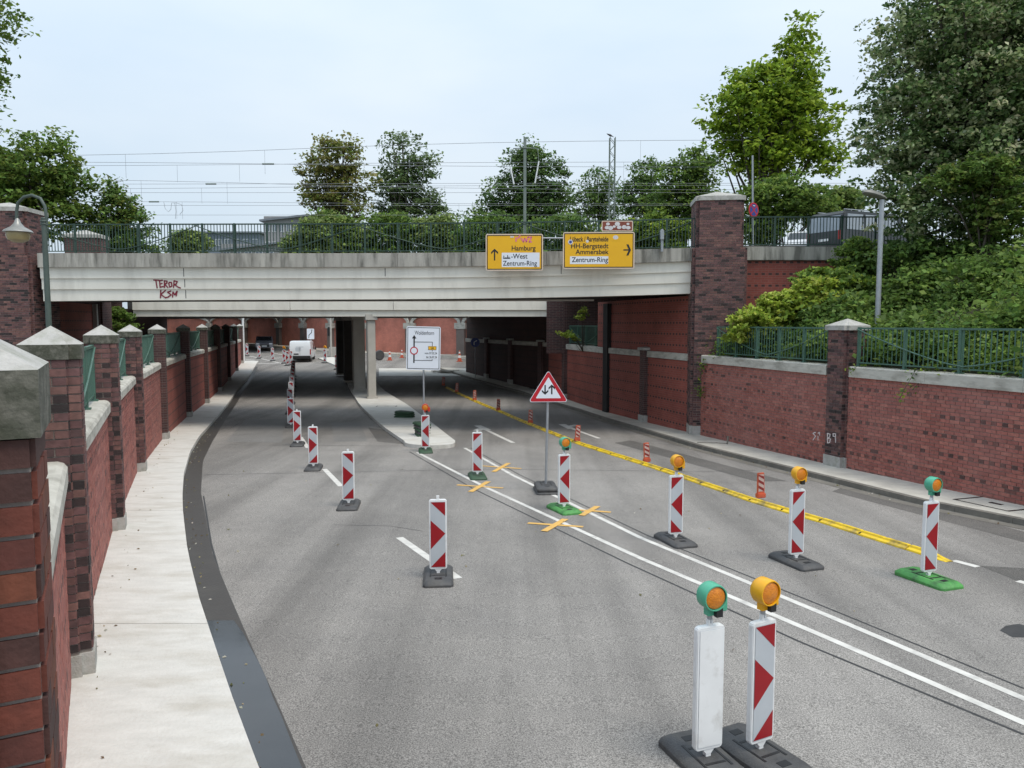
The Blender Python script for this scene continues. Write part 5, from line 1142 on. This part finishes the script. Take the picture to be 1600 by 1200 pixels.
SB = [[(.2, .1), (.05, .2), (.2, .5), (.05, .9)], [(.35, .2), (.45, .1), (.45, .4)], [(.35, .9), (.35, .5)]]; B9 = [[(0, 1), (0, 0), (.25, .1), (.2, .4), (0, .5), (.3, .6), (.2, .95), (0, 1)], [(.75, .35), (.55, .3), (.55, .05), (.78, .05), (.78, .95)]]
U9 = rdir(YP1); graffiti(tz(1269, 674, 26, 15, SB), lambda px: 20.55-(px-1270)*.018, .025, spraywhite, rw, (.9, .35, 0)); graffiti(tz(1293, 677, 16, 15, B9), lambda px: YP1-.335-(px-1290)*.001, .025, spraywhite, rw)
# ------------------------------------------------------------------ lamps and masts
pl_ = at(76, 500, 17.8); lr = empty('street_lamp', (pl_.x, pl_.y, ZP), 'old style green street lamp with curved arm and bell shade at the left', 'street lamp')
Yl = 17.8; mb = MB(); zt_ = at(74, 350, Yl).z
mb.tube([(pl_.x, Yl, ZP), (pl_.x, Yl, ZP+.8), (pl_.x, Yl, zt_)], [.09, .065, .058], 14); mb.build('post', lampgreen, lr, smooth=True)
mb = MB()
for z, r_ in ((zt_, .075), (zt_+.06, .085), (zt_+.12, .065)): mb.lathe([(r_*.8, -.03), (r_, -.01), (r_, .01), (r_*.8, .03)], 14, (pl_.x, Yl, z))
mb.build('collar', lampgreen, lr, smooth=True)
pts = [at(73, 352, Yl), at(72, 335, Yl), at(70, 322, Yl), at(63, 310, Yl), at(50, 305, Yl), at(37, 308, Yl), at(28, 317, Yl), at(26, 330, Yl), at(26, 343, Yl)]
mb = MB(); mb.tube(pts, .035, 10); mb.build('arm', lampgreen, lr, smooth=True)
c = at(28, 362, Yl); mb = MB(); mb.lathe([(.30, -.02), (.31, -.01), (.28, .03), (.14, .11), (.07, .20), (.05, .26), (.03, .30)], 24, c); sh = mb.build('shade', mat('lamp_shade_metal', (.34, .34, .32), (.22, .22, .21), 4, .4, metal=.3), lr, smooth=True)
mb = MB(); mb.lathe([(.24, -.02), (.245, -.10), (.21, -.19), (.12, -.24), (.02, -.25)], 22, c); mb.build('bowl', mat('amber_bowl', (.33, .26, .12), (.26, .20, .10), 4, .25), lr, smooth=True)
Yl = 21.5; pb_ = at(1370.5, 515, Yl); zb = emb_z(pb_.x, Yl); lr = empty('street_lamp', (pb_.x, Yl, zb), 'plain grey street lamp before the dark trees at the right', 'street lamp'); zt_ = at(1372, 312, Yl).z
mb = MB(); mb.tube([(pb_.x, Yl, zb-.2), (pb_.x, Yl, zt_)], [.075, .062], 14); mb.build('post', steel, lr, smooth=True)
mb = MB(); P0 = Vector((pb_.x, Yl, zt_)); d = Vector((-.9, -.35, .16)).normalized(); V_ = Vector((0, 0, 1)); sd_ = d.cross(V_).normalized(); up = sd_.cross(d)
secs = [(-.12, .05, .05), (0, .10, .08), (.2, .15, .11), (.45, .16, .12), (.62, .12, .09), (.70, .04, .03)]; V = []; n = 12
for t, w_, h_ in secs:
    for k in range(n):
        a = 2*math.pi*k/n; V.append(P0+d*t+sd_*w_*math.cos(a)+up*(.05+h_*(math.sin(a) if math.sin(a) > 0 else .45*math.sin(a))))
mb.mesh(V, [(i*n+k, i*n+(k+1) % n, (i+1)*n+(k+1) % n, (i+1)*n+k) for i in range(len(secs)-1) for k in range(n)]+[tuple(range(n))[::-1], tuple(range((len(secs)-1)*n, len(secs)*n))])
mb.build('lamp_head', mat('lamp_head_grey', (.20, .20, .18), (.14, .14, .125), 5, .5), lr, smooth=True)
# no stopping sign
Yn = 31; q0, q1 = at(1177, 400, Yn), at(1176, 243, Yn); nr = empty('no_stopping_sign', (q0.x, Yn, ZT), 'round red and blue no stopping sign on a thin pole', 'road sign')
mb = MB(); mb.tube([(q0.x, Yn, ZT), (q1.x, Yn, q1.z)], .038, 8); mb.build('pole', steel, nr)
c = at(1177.5, 328, Yn-.07); ax = Vector((.55, -.83, 0)).normalized(); sx = Vector((-ax.y, ax.x, 0)); mb = MB(); mb.lathe([(.29, -.01), (.29, .01)], 28, c, ax); dk = mb.build('disc', signred, nr)
mb = MB(); mb.lathe([(.23, .0), (.23, .014)], 28, c, ax); mb.build('field', signblue, dk); mb = MB(); cc = c+ax*.017
ribbon(mb, [cc+sx*.17+Vector((0, 0, .17)), cc-sx*.17-Vector((0, 0, .17))], .05, ax); ribbon(mb, [cc+ax*.001-sx*.17+Vector((0, 0, .17)), cc+ax*.001+sx*.17-Vector((0, 0, .17))], .05, ax); mb.build('cross', signred, dk)
mb = MB(); cc = c+ax*.02; ribbon(mb, [cc+sx*.06+Vector((0, 0, .16)), cc-sx*.06+Vector((0, 0, .16))], .03, ax); mb.build('arrow', signwhite, dk)
# catenary masts and wires
Ym = 49; q0, q1 = at(820, 400, Ym), at(819.5, 215, Ym); ms = empty('catenary_mast', (q0.x, Ym, ZT), 'slim green railway mast with arms before the dark tree', 'mast')
mb = MB(); mb.box(q0.x-.09, q0.x+.09, Ym-.02, Ym+.02, ZT, q1.z)
for y in (-.09, .09): mb.box(q0.x-.09, q0.x+.09, Ym+y-.012, Ym+y+.012, ZT, q1.z)
mb.build('post', darksteel, ms)
for pa, pb2, m, nm, rr_ in (((820, 231), (802, 232), darksteel, 'arm', .03), ((820, 291), (800, 292), darksteel, 'arm', .035), ((820, 290), (838, 290), darksteel, 'arm', .035), ((797, 258), (803, 288), white, 'insulator', .045), ((842, 252), (836, 286), white, 'insulator', .045), ((820, 231), (840, 232), darksteel, 'arm', .03), ((797, 258), (802, 232), darksteel, 'stay', .02), ((842, 252), (840, 232), darksteel, 'stay', .02)):
    mb = MB(); mb.tube([at(*pa, Ym-.12), at(*pb2, Ym-.12)], rr_, 7); mb.build(nm, m, ms)
Ym = 60; q0 = at(955, 400, Ym); zt_ = at(955, 215, Ym).z; ms = empty('lattice_mast', (q0.x, Ym, ZT), 'steel lattice railway mast with a bird on top', 'mast'); hw = .2
mb = MB()
for a in (-1, 1):
    for b in (-1, 1): mb.obox((q0.x+a*hw, Ym+b*hw, (ZT+zt_)/2), (1, 0, 0), (0, 1, 0), (0, 0, 1), .035, .035, (zt_-ZT)/2)
mb.build('leg', darksteel, ms); mb = MB(); z = ZT; s_ = 1
while z+.5 < zt_:
    for b in (-1, 1): mb.tube([(q0.x-s_*hw, Ym+b*hw, z), (q0.x+s_*hw, Ym+b*hw, z+.5)], .025, 4, caps=False); mb.tube([(q0.x+b*hw, Ym-s_*hw, z), (q0.x+b*hw, Ym+s_*hw, z+.5)], .025, 4, caps=False)
    z += .5; s_ = -s_
mb.build('bracing', darksteel, ms)
mb = MB(); mb.tube([at(956, 298, Ym-.25), at(970, 275, Ym-.25)], .04, 6); mb.tube([at(956, 305, Ym-.25), at(977, 278, Ym-.25), at(972, 312, Ym-.25)], .03, 6); mb.build('arm', darksteel, ms)
mb = MB(); bp0 = Vector((q0.x-.12, Ym, zt_+.02)); V = []
secs = [(-.24, .01), (-.12, .03), (0, .075), (.1, .085), (.18, .05), (.23, .048), (.27, .035), (.33, .004)]
mb.tube([bp0+Vector((-t, 0, .13+t*.45)) for t, _ in secs], [r_ for _, r_ in secs], 8); mb.tube([bp0+Vector((-.03, 0, .1)), bp0+Vector((-.03, 0, -.02))], .012, 5); bd = mb.build('bird', black, None, smooth=True); tag(bd, 'small dark bird perched on the lattice mast', 'bird')
WR = [(247, 232, 45), (252, 257, 47), (260, 256, 49), (278, 289, 51), (288, 287, 52), (296, 292, 53), (301, 301, 54), (314, 317, 55), (321, 321, 56), (336, 336, 57)]
for i, (yl, yr, Y) in enumerate(WR):
    a, b = at(150, yl, Y), at(480, yr, Y); d = (b-a)/(b.x-a.x); L0, L1 = a-d*40, a+d*75
    f = 1 if i % 2 else -1; mid = a+d*12
    root = empty('overhead_wire', L0, f'thin railway overhead wire, {ords[i]} from the top', 'wire', 'overhead wires of the railway')
    mb = MB(); pts = []
    for k in range(25):
        t = k/24; p = L0.lerp(L1, t); p.z = mid.z+(p.z-mid.z)*math.exp(-abs(p.x-mid.x)/30)-.0; pts.append(p)
    mb.tube(pts, .013, 4); mb.build('wire', wire_m, root)
    if i in (0, 2, 3, 5, 7):
        for px in (198+40*i % 97, 415-20*i, 640+11*i, 1000-13*i):
            x = at(px, 300, Y).x; z = np.interp(x, [p.x for p in pts], [p.z for p in pts]); mb = MB(); mb.tube([(x, Y, z), (x, Y, z-1.35+.15*(i % 3))], .008, 4); mb.build('dropper', wire_m, root)
    if i in (1, 4, 7):
        x = at(450-30*i, 300, Y).x; z = np.interp(x, [p.x for p in pts], [p.z for p in pts]); mb = MB(); mb.tube([(x-.35, Y, z), (x+.35, Y, z)], .05, 6); mb.build('insulator', darksteel, root)
# ------------------------------------------------------------------ vehicles
def vehicle(name, label, cat, loc, rz, prof, w_, body, cab=None, wheels=(.6, 2.9), wr=.31, taper=.06, zt=None):
    """prof: side outline (y back to front, z); cab: glass outlines"""
    r = bpy.data.objects.new(name, None); COL.objects.link(r); n = len(prof); mb = MB(); zm = max(z for y, z in prof)
    def xw(z): return w_/2-(taper*max(0, (z-.95)/(zm-.95)) if z > .95 else 0)-(.03 if z < .35 else 0)
    V = [(-xw(z), y, z) for y, z in prof]+[(xw(z), y, z) for y, z in prof]
    mb.mesh(V, [tuple(range(n)), tuple(range(n, 2*n))[::-1]]+[(i, n+i, n+(i+1) % n, (i+1) % n) for i in range(n)]); bo = mb.build('body', body, r, bevel=.05, smooth=True)
    for gl, side in (cab or []):
        for s_ in ((-1, 1) if side == 's' else (0,)):
            mb = MB()
            if side == 's': mb.face([(s_*(xw(z)+.006), y, z) for y, z in gl])
            else: (ya, za), (yb, zb_), mg = gl; mb.face([(-xw(za)+mg, ya, za), (xw(za)-mg, ya, za), (xw(zb_)-mg, yb, zb_), (-xw(zb_)+mg, yb, zb_)])
            mb.build('window', glass, r)
    for y in wheels:
        for s_ in (-1, 1):
            mb = MB(); mb.lathe([(wr*.6, -.1), (wr*.95, -.1), (wr, -.06), (wr, .06), (wr*.95, .1), (wr*.6, .1)], 18, (s_*(w_/2-.1), y, wr), (1, 0, 0)); wh = mb.build('wheel', rubber, r, smooth=True)
            mb = MB(); mb.lathe([(wr*.6, -.105), (wr*.5, .02), (.05, .03)], 14, (s_*(w_/2-.1), y, wr), (s_, 0, 0)); mb.build('rim', steel, wh)
    r.location = loc; r.rotation_euler = (0, 0, rz); tag(r, label, cat); return r, bo
VAN = [(0, .35), (0, .95), (.06, 1.45), (.16, 1.76), (.4, 1.82), (2.5, 1.82), (2.9, 1.75), (3.6, 1.15), (4.2, .98), (4.38, .75), (4.4, .35)]
p = on(470, 566); vr, vb = vehicle('delivery_van', 'small white delivery van seen from behind beyond the underpass', 'van', (p.x, p.y-.2, gz(p.y)), R(9), VAN, 1.8, carwhite, [([(2.2, 1.05), (3.3, 1.1), (2.8, 1.62), (2.2, 1.65)], 's')], (.75, 3.5))
LOC, RZ = vr.location.copy(), vr.rotation_euler.copy(); vr.location = (0, 0, 0)
mb = MB(); mb.box(-.88, .88, -.09, .12, .30, .56); mb.build('bumper', blackg, vr, bevel=.03)
for s_ in (-1, 1):
    mb = MB(); mb.box(s_*.88-.05, s_*.88+.03, -.02, .05, .68, 1.12); mb.build('tail_light', tailred, vr)
    mb = MB(); mb.tube([(s_*.9, 3.0, 1.05), (s_*1.05, 3.0, 1.08)], .03, 6); mb.box(s_*1.0-.05, s_*1.0+.09, 2.96, 3.04, 1.0, 1.2); mb.build('mirror', blackg, vr)
mb = MB(); mb.box(-.004, .004, -.012, .02, .6, 1.35); mb.build('door_gap', black, vr)
mb = MB(); mb.box(-.52, -.12, -.018, -.006, .66, .76); mb.build('number_plate', blackg, vr)
mb = MB()
for k, (z, a, b) in enumerate(((1.30, -.35, .3), (1.20, -.4, .1), (1.12, -.38, .05), (1.04, -.4, .12), (.96, -.36, .0))):
    y = -.008+max(0, (z-.95)*.125); mb.face([(a, y, z), (b, y, z), (b, y+.003, z+.03), (a, y+.003, z+.03)])
mb.build('print', mat('grey_print', (.3, .34, .4), None, 5, .5), vr); vr.location = LOC
CAR = [(0, .32), (0, .85), (.12, 1.0), (.5, 1.38), (1.0, 1.48), (2.2, 1.46), (3.0, 1.02), (3.9, .88), (4.2, .68), (4.22, .32)]
p = on(395, 549); cr_, cb = vehicle('car', 'dark silver car coming out of the far underpass', 'car', (p.x, p.y+4, gz(p.y+3)), R(197), CAR, 1.76, carsilver, [([(2.28, 1.43), (2.98, 1.06), .12], 'f'), ([(.7, 1.02), (2.6, 1.05), (2.15, 1.40), (1.0, 1.42)], 's')], (.75, 3.4))
LOC = cr_.location.copy(); cr_.location = (0, 0, 0)
for s_ in (-1, 1):
    mb = MB(); mb.box(s_*.65-.17, s_*.65+.17, 4.02, 4.19, .66, .80); mb.build('headlight', headl, cr_)
mb = MB(); mb.box(-.5, .5, 4.1, 4.235, .38, .66); mb.build('grille', blackg, cr_); mb = MB(); mb.box(-.26, .26, 4.2, 4.25, .44, .54); mb.build('number_plate', white, cr_); cr_.location = LOC
# parked on the high street right of the pillar
ZST = ZC+2.95
mb = MB(); mb.box(x0+.4, x0+16, 29.5, 45, ZT-.3, ZST); tag(mb.build('street', asphalt2), 'upper street behind the wing wall', kind='structure')
q = at(1246, 380, 36.5); wc, _ = vehicle('parked_car', 'white car seen through the railing beside the dark van', 'car', (q.x+.3, 36.5, ZST), R(-28), CAR, 1.76, carwhite, [([(2.28, 1.43), (2.98, 1.06), .12], 'f'), ([(.7, 1.02), (2.6, 1.05), (2.15, 1.40), (1.0, 1.42)], 's'), ([(.13, 1.03), (.46, 1.36), .12], 'f')], (.75, 3.4))
for s_ in wc.children:
    if s_.name.startswith('window') and False: pass
DV = [(0, .4), (0, 1.0), (.08, 1.85), (.25, 2.02), (3.6, 2.08), (4.0, 1.95), (4.6, 1.2), (5.1, 1.02), (5.2, .4)]
q = at(1272, 380, 34.6); dv_, _ = vehicle('parked_van', 'dark grey van with pale windows behind the railing at the right', 'van', (q.x+.55, 34.9, ZST), R(-62), DV, 1.95, cargrey, [([(.3, 1.2), (3.9, 1.2), (3.6, 1.92), (.35, 1.88)], 's'), ([(-.006, 1.15), (.06, 1.82), .12], 'f'), ([(4.05, 1.9), (4.57, 1.25), .12], 'f')], (.95, 4.2), .34)
paleglass = mat('sky_painted_glass', (.34, .38, .42), (.22, .26, .30), 1.5, .1, spec=.8)  # reflection of the sky painted in as a pale base colour
for c_ in dv_.children:
    if c_.name.startswith('window'): c_.data.materials[0] = paleglass
LOC = dv_.location.copy(); dv_.location = (0, 0, 0)
for s_ in (-1, 1):
    mb = MB(); mb.box(s_*.86-.08, s_*.86+.06, -.03, .06, .75, 1.15); mb.build('tail_light', tailred, dv_)
    mb = MB(); mb.box(s_*.985-.01, s_*.985+.012, .3, 4.3, .62, .70); mb.build('side_trim', blackg, dv_)
    for yy in (1.45, 2.5):
        mb = MB(); mb.box(s_*.93-.02, s_*.93+.035, yy-.05, yy+.05, 1.15, 1.9); mb.build('window_pillar', cargrey, dv_)
mb = MB(); mb.box(-.26, .26, -.035, -.01, .72, .83); mb.build('number_plate', white, dv_)
mb = MB(); mb.box(-.9, .9, -.1, .1, .38, .6); mb.build('bumper', blackg, dv_, bevel=.03)
for xx in (-.7, .7):
    mb = MB(); mb.tube([(xx, .4, 2.1), (xx, 3.5, 2.16)], .025, 6); mb.build('roof_rail', steel, dv_)
dv_.location = LOC
# ------------------------------------------------------------------ far things at the junction
def cone(px, py, lab, s=1.0):
    p = on(px, py); r = empty('traffic_cone', (p.x, p.y, gz(p.y)), lab, 'traffic cone', 'traffic cones at the far junction')
    mb = MB(); mb.obox((p.x, p.y, gz(p.y)+.02), (1, 0, 0), (0, 1, 0), (0, 0, 1), .2*s, .2*s, .02); mb.build('foot', ored, r)
    for a, b, m in ((.04, .25, ored), (.25, .42, white), (.42, .55, ored), (.55, .66, white), (.66, .75, ored)):
        rr_ = lambda z: (.15-.155*z)*s; mb = MB(); mb.lathe([(rr_(a), a*s), (rr_(b), b*s)], 14, (p.x, p.y, gz(p.y))); mb.build('band', m, r)
cone(609, 563, 'orange and white cone right of the pale column', 1.2); cone(628, 559, 'orange cone left of the detour sign', 1.1); cone(718, 565, 'white and orange cone at the dark tunnel edge', 1.3)
Yx = 72; q0 = at(517.5, 560, Yx); r = empty('light_pole', (q0.x, Yx, gz(Yx)), 'pale light pole before the arched wall', 'pole'); mb = MB(); mb.tube([(q0.x, Yx, gz(Yx)), (q0.x, Yx, ZC+4)], .09, 8); mb.build('post', colwhite, r); mb = MB(); mb.box(q0.x-.25, q0.x-.09, Yx-.15, Yx+.1, at(515, 525, Yx).z, at(515, 511, Yx).z); mb.build('signal_head', black, r)
Yx = 64; q0 = at(381, 560, Yx); r = empty('light_pole', (q0.x, Yx, gz(Yx)), 'white light pole at the end of the left wall', 'pole'); mb = MB(); mb.tube([(q0.x, Yx, gz(Yx)), (q0.x, Yx, ZC+.2), (q0.x+.15, Yx, ZC+1.2), (q0.x+.6, Yx, ZC+2.4)], .09, 8); mb.build('post', white, r)
Yx = 70; q0 = at(486, 560, Yx); a, b = at(480.5, 530, Yx), at(491.5, 513.5, Yx); r = empty('lane_shift_sign', (q0.x, Yx, gz(Yx)), 'small white sign with a curved arrow above the van', 'road sign'); LOC = r.location.copy(); r.location = (0, 0, 0)
mb = MB(); mb.tube([(0, .03, 0), (0, .03, b.z-LOC.z-.1)], .03, 6); mb.build('pole', steel, r); pl_ = sign_plate(r, b.x-a.x, b.z-a.z, a.z-LOC.z, signwhite, white, .03, .05)
mb = MB(); zz = a.z-LOC.z; ribbon(mb, [(-.16, -.02, zz+.12), (-.14, -.02, zz+.38), (.1, -.02, zz+.6), (.13, -.02, zz+.86)], .06, (0, 1, 0)); mb.build('symbol', black, pl_); r.location = LOC
def blue_sign(px, py, Y, lab, rr_=.3):
    c = at(px, py, Y); r = empty('mandatory_sign', (c.x, Y, gz(Y)), lab, 'road sign'); mb = MB(); mb.tube([(c.x, Y+.04, gz(Y)), (c.x, Y+.04, c.z+.2)], .03, 6); mb.build('pole', steel, r); mb = MB(); mb.lathe([(rr_, -.01), (rr_, .01)], 24, c, (0, 1, 0)); d_ = mb.build('disc', signblue, r)
    mb = MB(); ribbon(mb, [c+Vector((-.08, -.015, -.16)), c+Vector((-.08, -.015, .02)), c+Vector((.1, -.015, .12))], .06, (0, 1, 0)); mb.build('arrow', signwhite, d_)
blue_sign(537, 533, 63, 'round blue sign at the left of the dark columns'); blue_sign(742.5, 535, 53.5, 'round blue sign in the shade on the right under the bridge', .32)
p = on(593, 563); r = empty('wheel_stack', (p.x, p.y, gz(p.y)), 'dark round tyre shape beside the pale column far off', 'tyre'); mb = MB(); mb.lathe([(.2, -.12), (.4, -.12), (.46, -.05), (.46, .05), (.4, .12), (.2, .12)], 18, (p.x, p.y, gz(p.y)+.46), (.5, -.8, 0)); mb.build('tyre', rubber, r, smooth=True)
rg = np.random.default_rng(3)
for (px, py, n, m, nm, lab) in ((712, 557, 9, mat('teal_pipe', (.12, .28, .30), (.3, .36, .38), 6, .5), 'pipe_pile', 'small pile of blue green pipes at the foot of the arched wall'), (706, 583, 8, colwhite, 'plank_pile', 'scattered boards and rubble at the tunnel mouth')):
    p = on(px, py); r = empty(nm, (p.x, p.y, gz(p.y)), lab, 'pile')
    for k in range(n):
        a = rg.uniform(-.5, .5); c = Vector((p.x+rg.normal()*.5, p.y+rg.normal()*.25, gz(p.y)+.06+.07*(k//3))); d_ = Vector((math.cos(a), math.sin(a), rg.normal()*.03))*rg.uniform(.3, .8); mb = MB()
        if nm == 'pipe_pile': mb.tube([c-d_, c+d_], .07, 8)
        else: mb.obox(c, d_.normalized(), Vector((-d_.y, d_.x, 0)).normalized(), (0, 0, 1), d_.length, .09, .025)
        mb.build('pipe' if nm == 'pipe_pile' else 'plank', m, r)
for px, ang, lab in ((737, .28, 'pale board leaning on the shaded right wall'), (729, -.02, 'reddish barrier board standing at the tunnel exit on the right')):
    p = on(px, 581); mb = MB(); U = Vector((math.sin(ang), 0, math.cos(ang))); mb.obox((p.x+.3, p.y, gz(p.y)+.62), U, (0, 1, 0), U.cross(Vector((0, 1, 0))), .6, .03, .07); tag(mb.build('leaning_board', colwhite if ang > .1 else brown), lab, 'board')
p = on(490, 562); mb = MB(); mb.prism([(-.8, 0), (.8, 0), (.7, .9), (-.7, .9)], -.25, .25, T=lambda x, z, y: (p.x+1.2+x, p.y+4+y, gz(p.y+4)+z)); tag(mb.build('concrete_block', colwhite, bevel=.03), 'pale concrete block right of the white van', 'block')
mb = MB(); px_ = [on(x, y) for x, y in ((497, 561), (520, 571), (545, 580), (545, 566), (520, 560))]; mb.prism([(q_.x, q_.y) for q_ in px_], lambda x, y: gz(y)-.02, lambda x, y: gz(y)+.12); tag(mb.build('refuge_island', concrete), 'pale refuge island right of the van', kind='structure')
mb = MB(); px_ = [on(x, y) for x, y in ((592, 588), (735, 588), (728, 576), (592, 576))]; mb.prism([(q_.x, q_.y) for q_ in px_], lambda x, y: gz(y)-.02, lambda x, y: gz(y)+.03); tag(mb.build('concrete_strip', concrete), 'pale concrete strip across the right carriageway at the tunnel exit', kind='structure')
# iron stub on right pavement
p = on(1136, 694, .12); mb = MB(); mb.tube([p, p+Vector((.03, 0, .25))], .03, 7); mb.tube([p+Vector((0, 0, .02)), p+Vector((-.3, .1, .03)), p+Vector((-.9, .25, .01))], .012, 5); tag(mb.build('pipe_stub', kerbdark), 'short rusty pipe stub with cable on the right sidewalk', 'pipe')
# ------------------------------------------------------------------ buildings behind
def building(name, label, px0, px1, ptop, Y, dep, roofm, wins, slope=0.0, wallm=wallgrey, over=.6):
    a, b = at(px0, ptop, Y), at(px1, ptop, Y); r = empty(name, ((a.x+b.x)/2, Y, ZT), label, 'building'); mb = MB(); zt_ = a.z
    mb.box(a.x, b.x, Y, Y+dep, ZT, zt_-.3); mb.build('wall', wallm, r)
    mb = MB(); mb.mesh([(a.x-over, Y-over, zt_-.3-slope), (b.x+over, Y-over, zt_-.3), (b.x+over, Y+dep, zt_-.3), (a.x-over, Y+dep, zt_-.3-slope), (a.x-over, Y-over, zt_-slope), (b.x+over, Y-over, zt_), (b.x+over, Y+dep, zt_), (a.x-over, Y+dep, zt_-slope)], [(0, 3, 2, 1), (4, 5, 6, 7), (0, 1, 5, 4), (1, 2, 6, 5), (2, 3, 7, 6), (3, 0, 4, 7)]); mb.build('roof', roofm, r)
    for k in range(wins):
        x = a.x+(b.x-a.x)*(k+.5)/wins; hw_ = (b.x-a.x)/wins*.33
        for z in (zt_-2.2, zt_-5.2):
            mb = MB(); mb.box(x-hw_, x+hw_, Y-.06, Y+.05, z-.7, z+.7); wn = mb.build('window', white, r); mb = MB(); mb.box(x-hw_+.08, x-.04, Y-.08, Y-.05, z-.62, z+.62); mb.box(x+.04, x+hw_-.08, Y-.08, Y-.05, z-.62, z+.62); mb.build('pane', glass2, wn)
building('office_block', 'dark grey office block with flat overhanging roof left of the chestnut', 412, 478, 335, 130, 14, roofgrey, 6, .9)
building('hall', 'long low grey hall seen through the railing on the left', 305, 405, 362, 160, 20, roofgrey, 7, 0, mat('blue_grey_cladding', (.17, .20, .24), (.14, .165, .20), 1, .6))
building('gabled_house', 'low house with grey roof behind the fence right of the hall', 345, 430, 378, 125, 10, roofgrey, 5, 1.2)

rg = np.random.default_rng(21); P = []
for k in range(420):
    if k < 170: y = rg.uniform(5, 34); x = xLout(y)+abs(rg.normal())*.16+.02; z = gz(y)+.012
    elif k < 300: y = rg.uniform(9, 34); x = xRk(y)-abs(rg.normal())*.14-.02; z = gz(y)+.014
    elif k < 360: y = rg.uniform(5, 30); x = xLW(y)+abs(rg.normal())*.2; z = gz(y)+.128
    else: y = rg.uniform(6, 26); x = xGut(y)+rg.uniform(.3, 11); z = gz(y)+.01
    P.append((x, y, z))
P = np.array(P); tag(leaves('leaf_litter', P, .05, colours(rg, len(P), [(.35, .30, .18), (.5, .47, .40), (.16, .11, .06), (.22, .2, .08)]), None, 22, .9), 'scattered dry leaves and grit along the kerbs', 'litter', kind='stuff')
mb = MB(); Y = 52.5
mb.tube([at(px, py, Y) for px, py in ((256, 316), (258, 326), (263, 331), (267, 327), (268, 317), (276, 317), (284, 320), (286, 329), (281, 335))], .014, 4); mb.tube([at(px, py, Y) for px, py in ((273, 317), (275, 330), (274, 342))], .014, 4)
tag(mb.build('jumper_cable', wire_m), 'loose looping jumper cable hanging from the overhead wires at the left', 'cable')
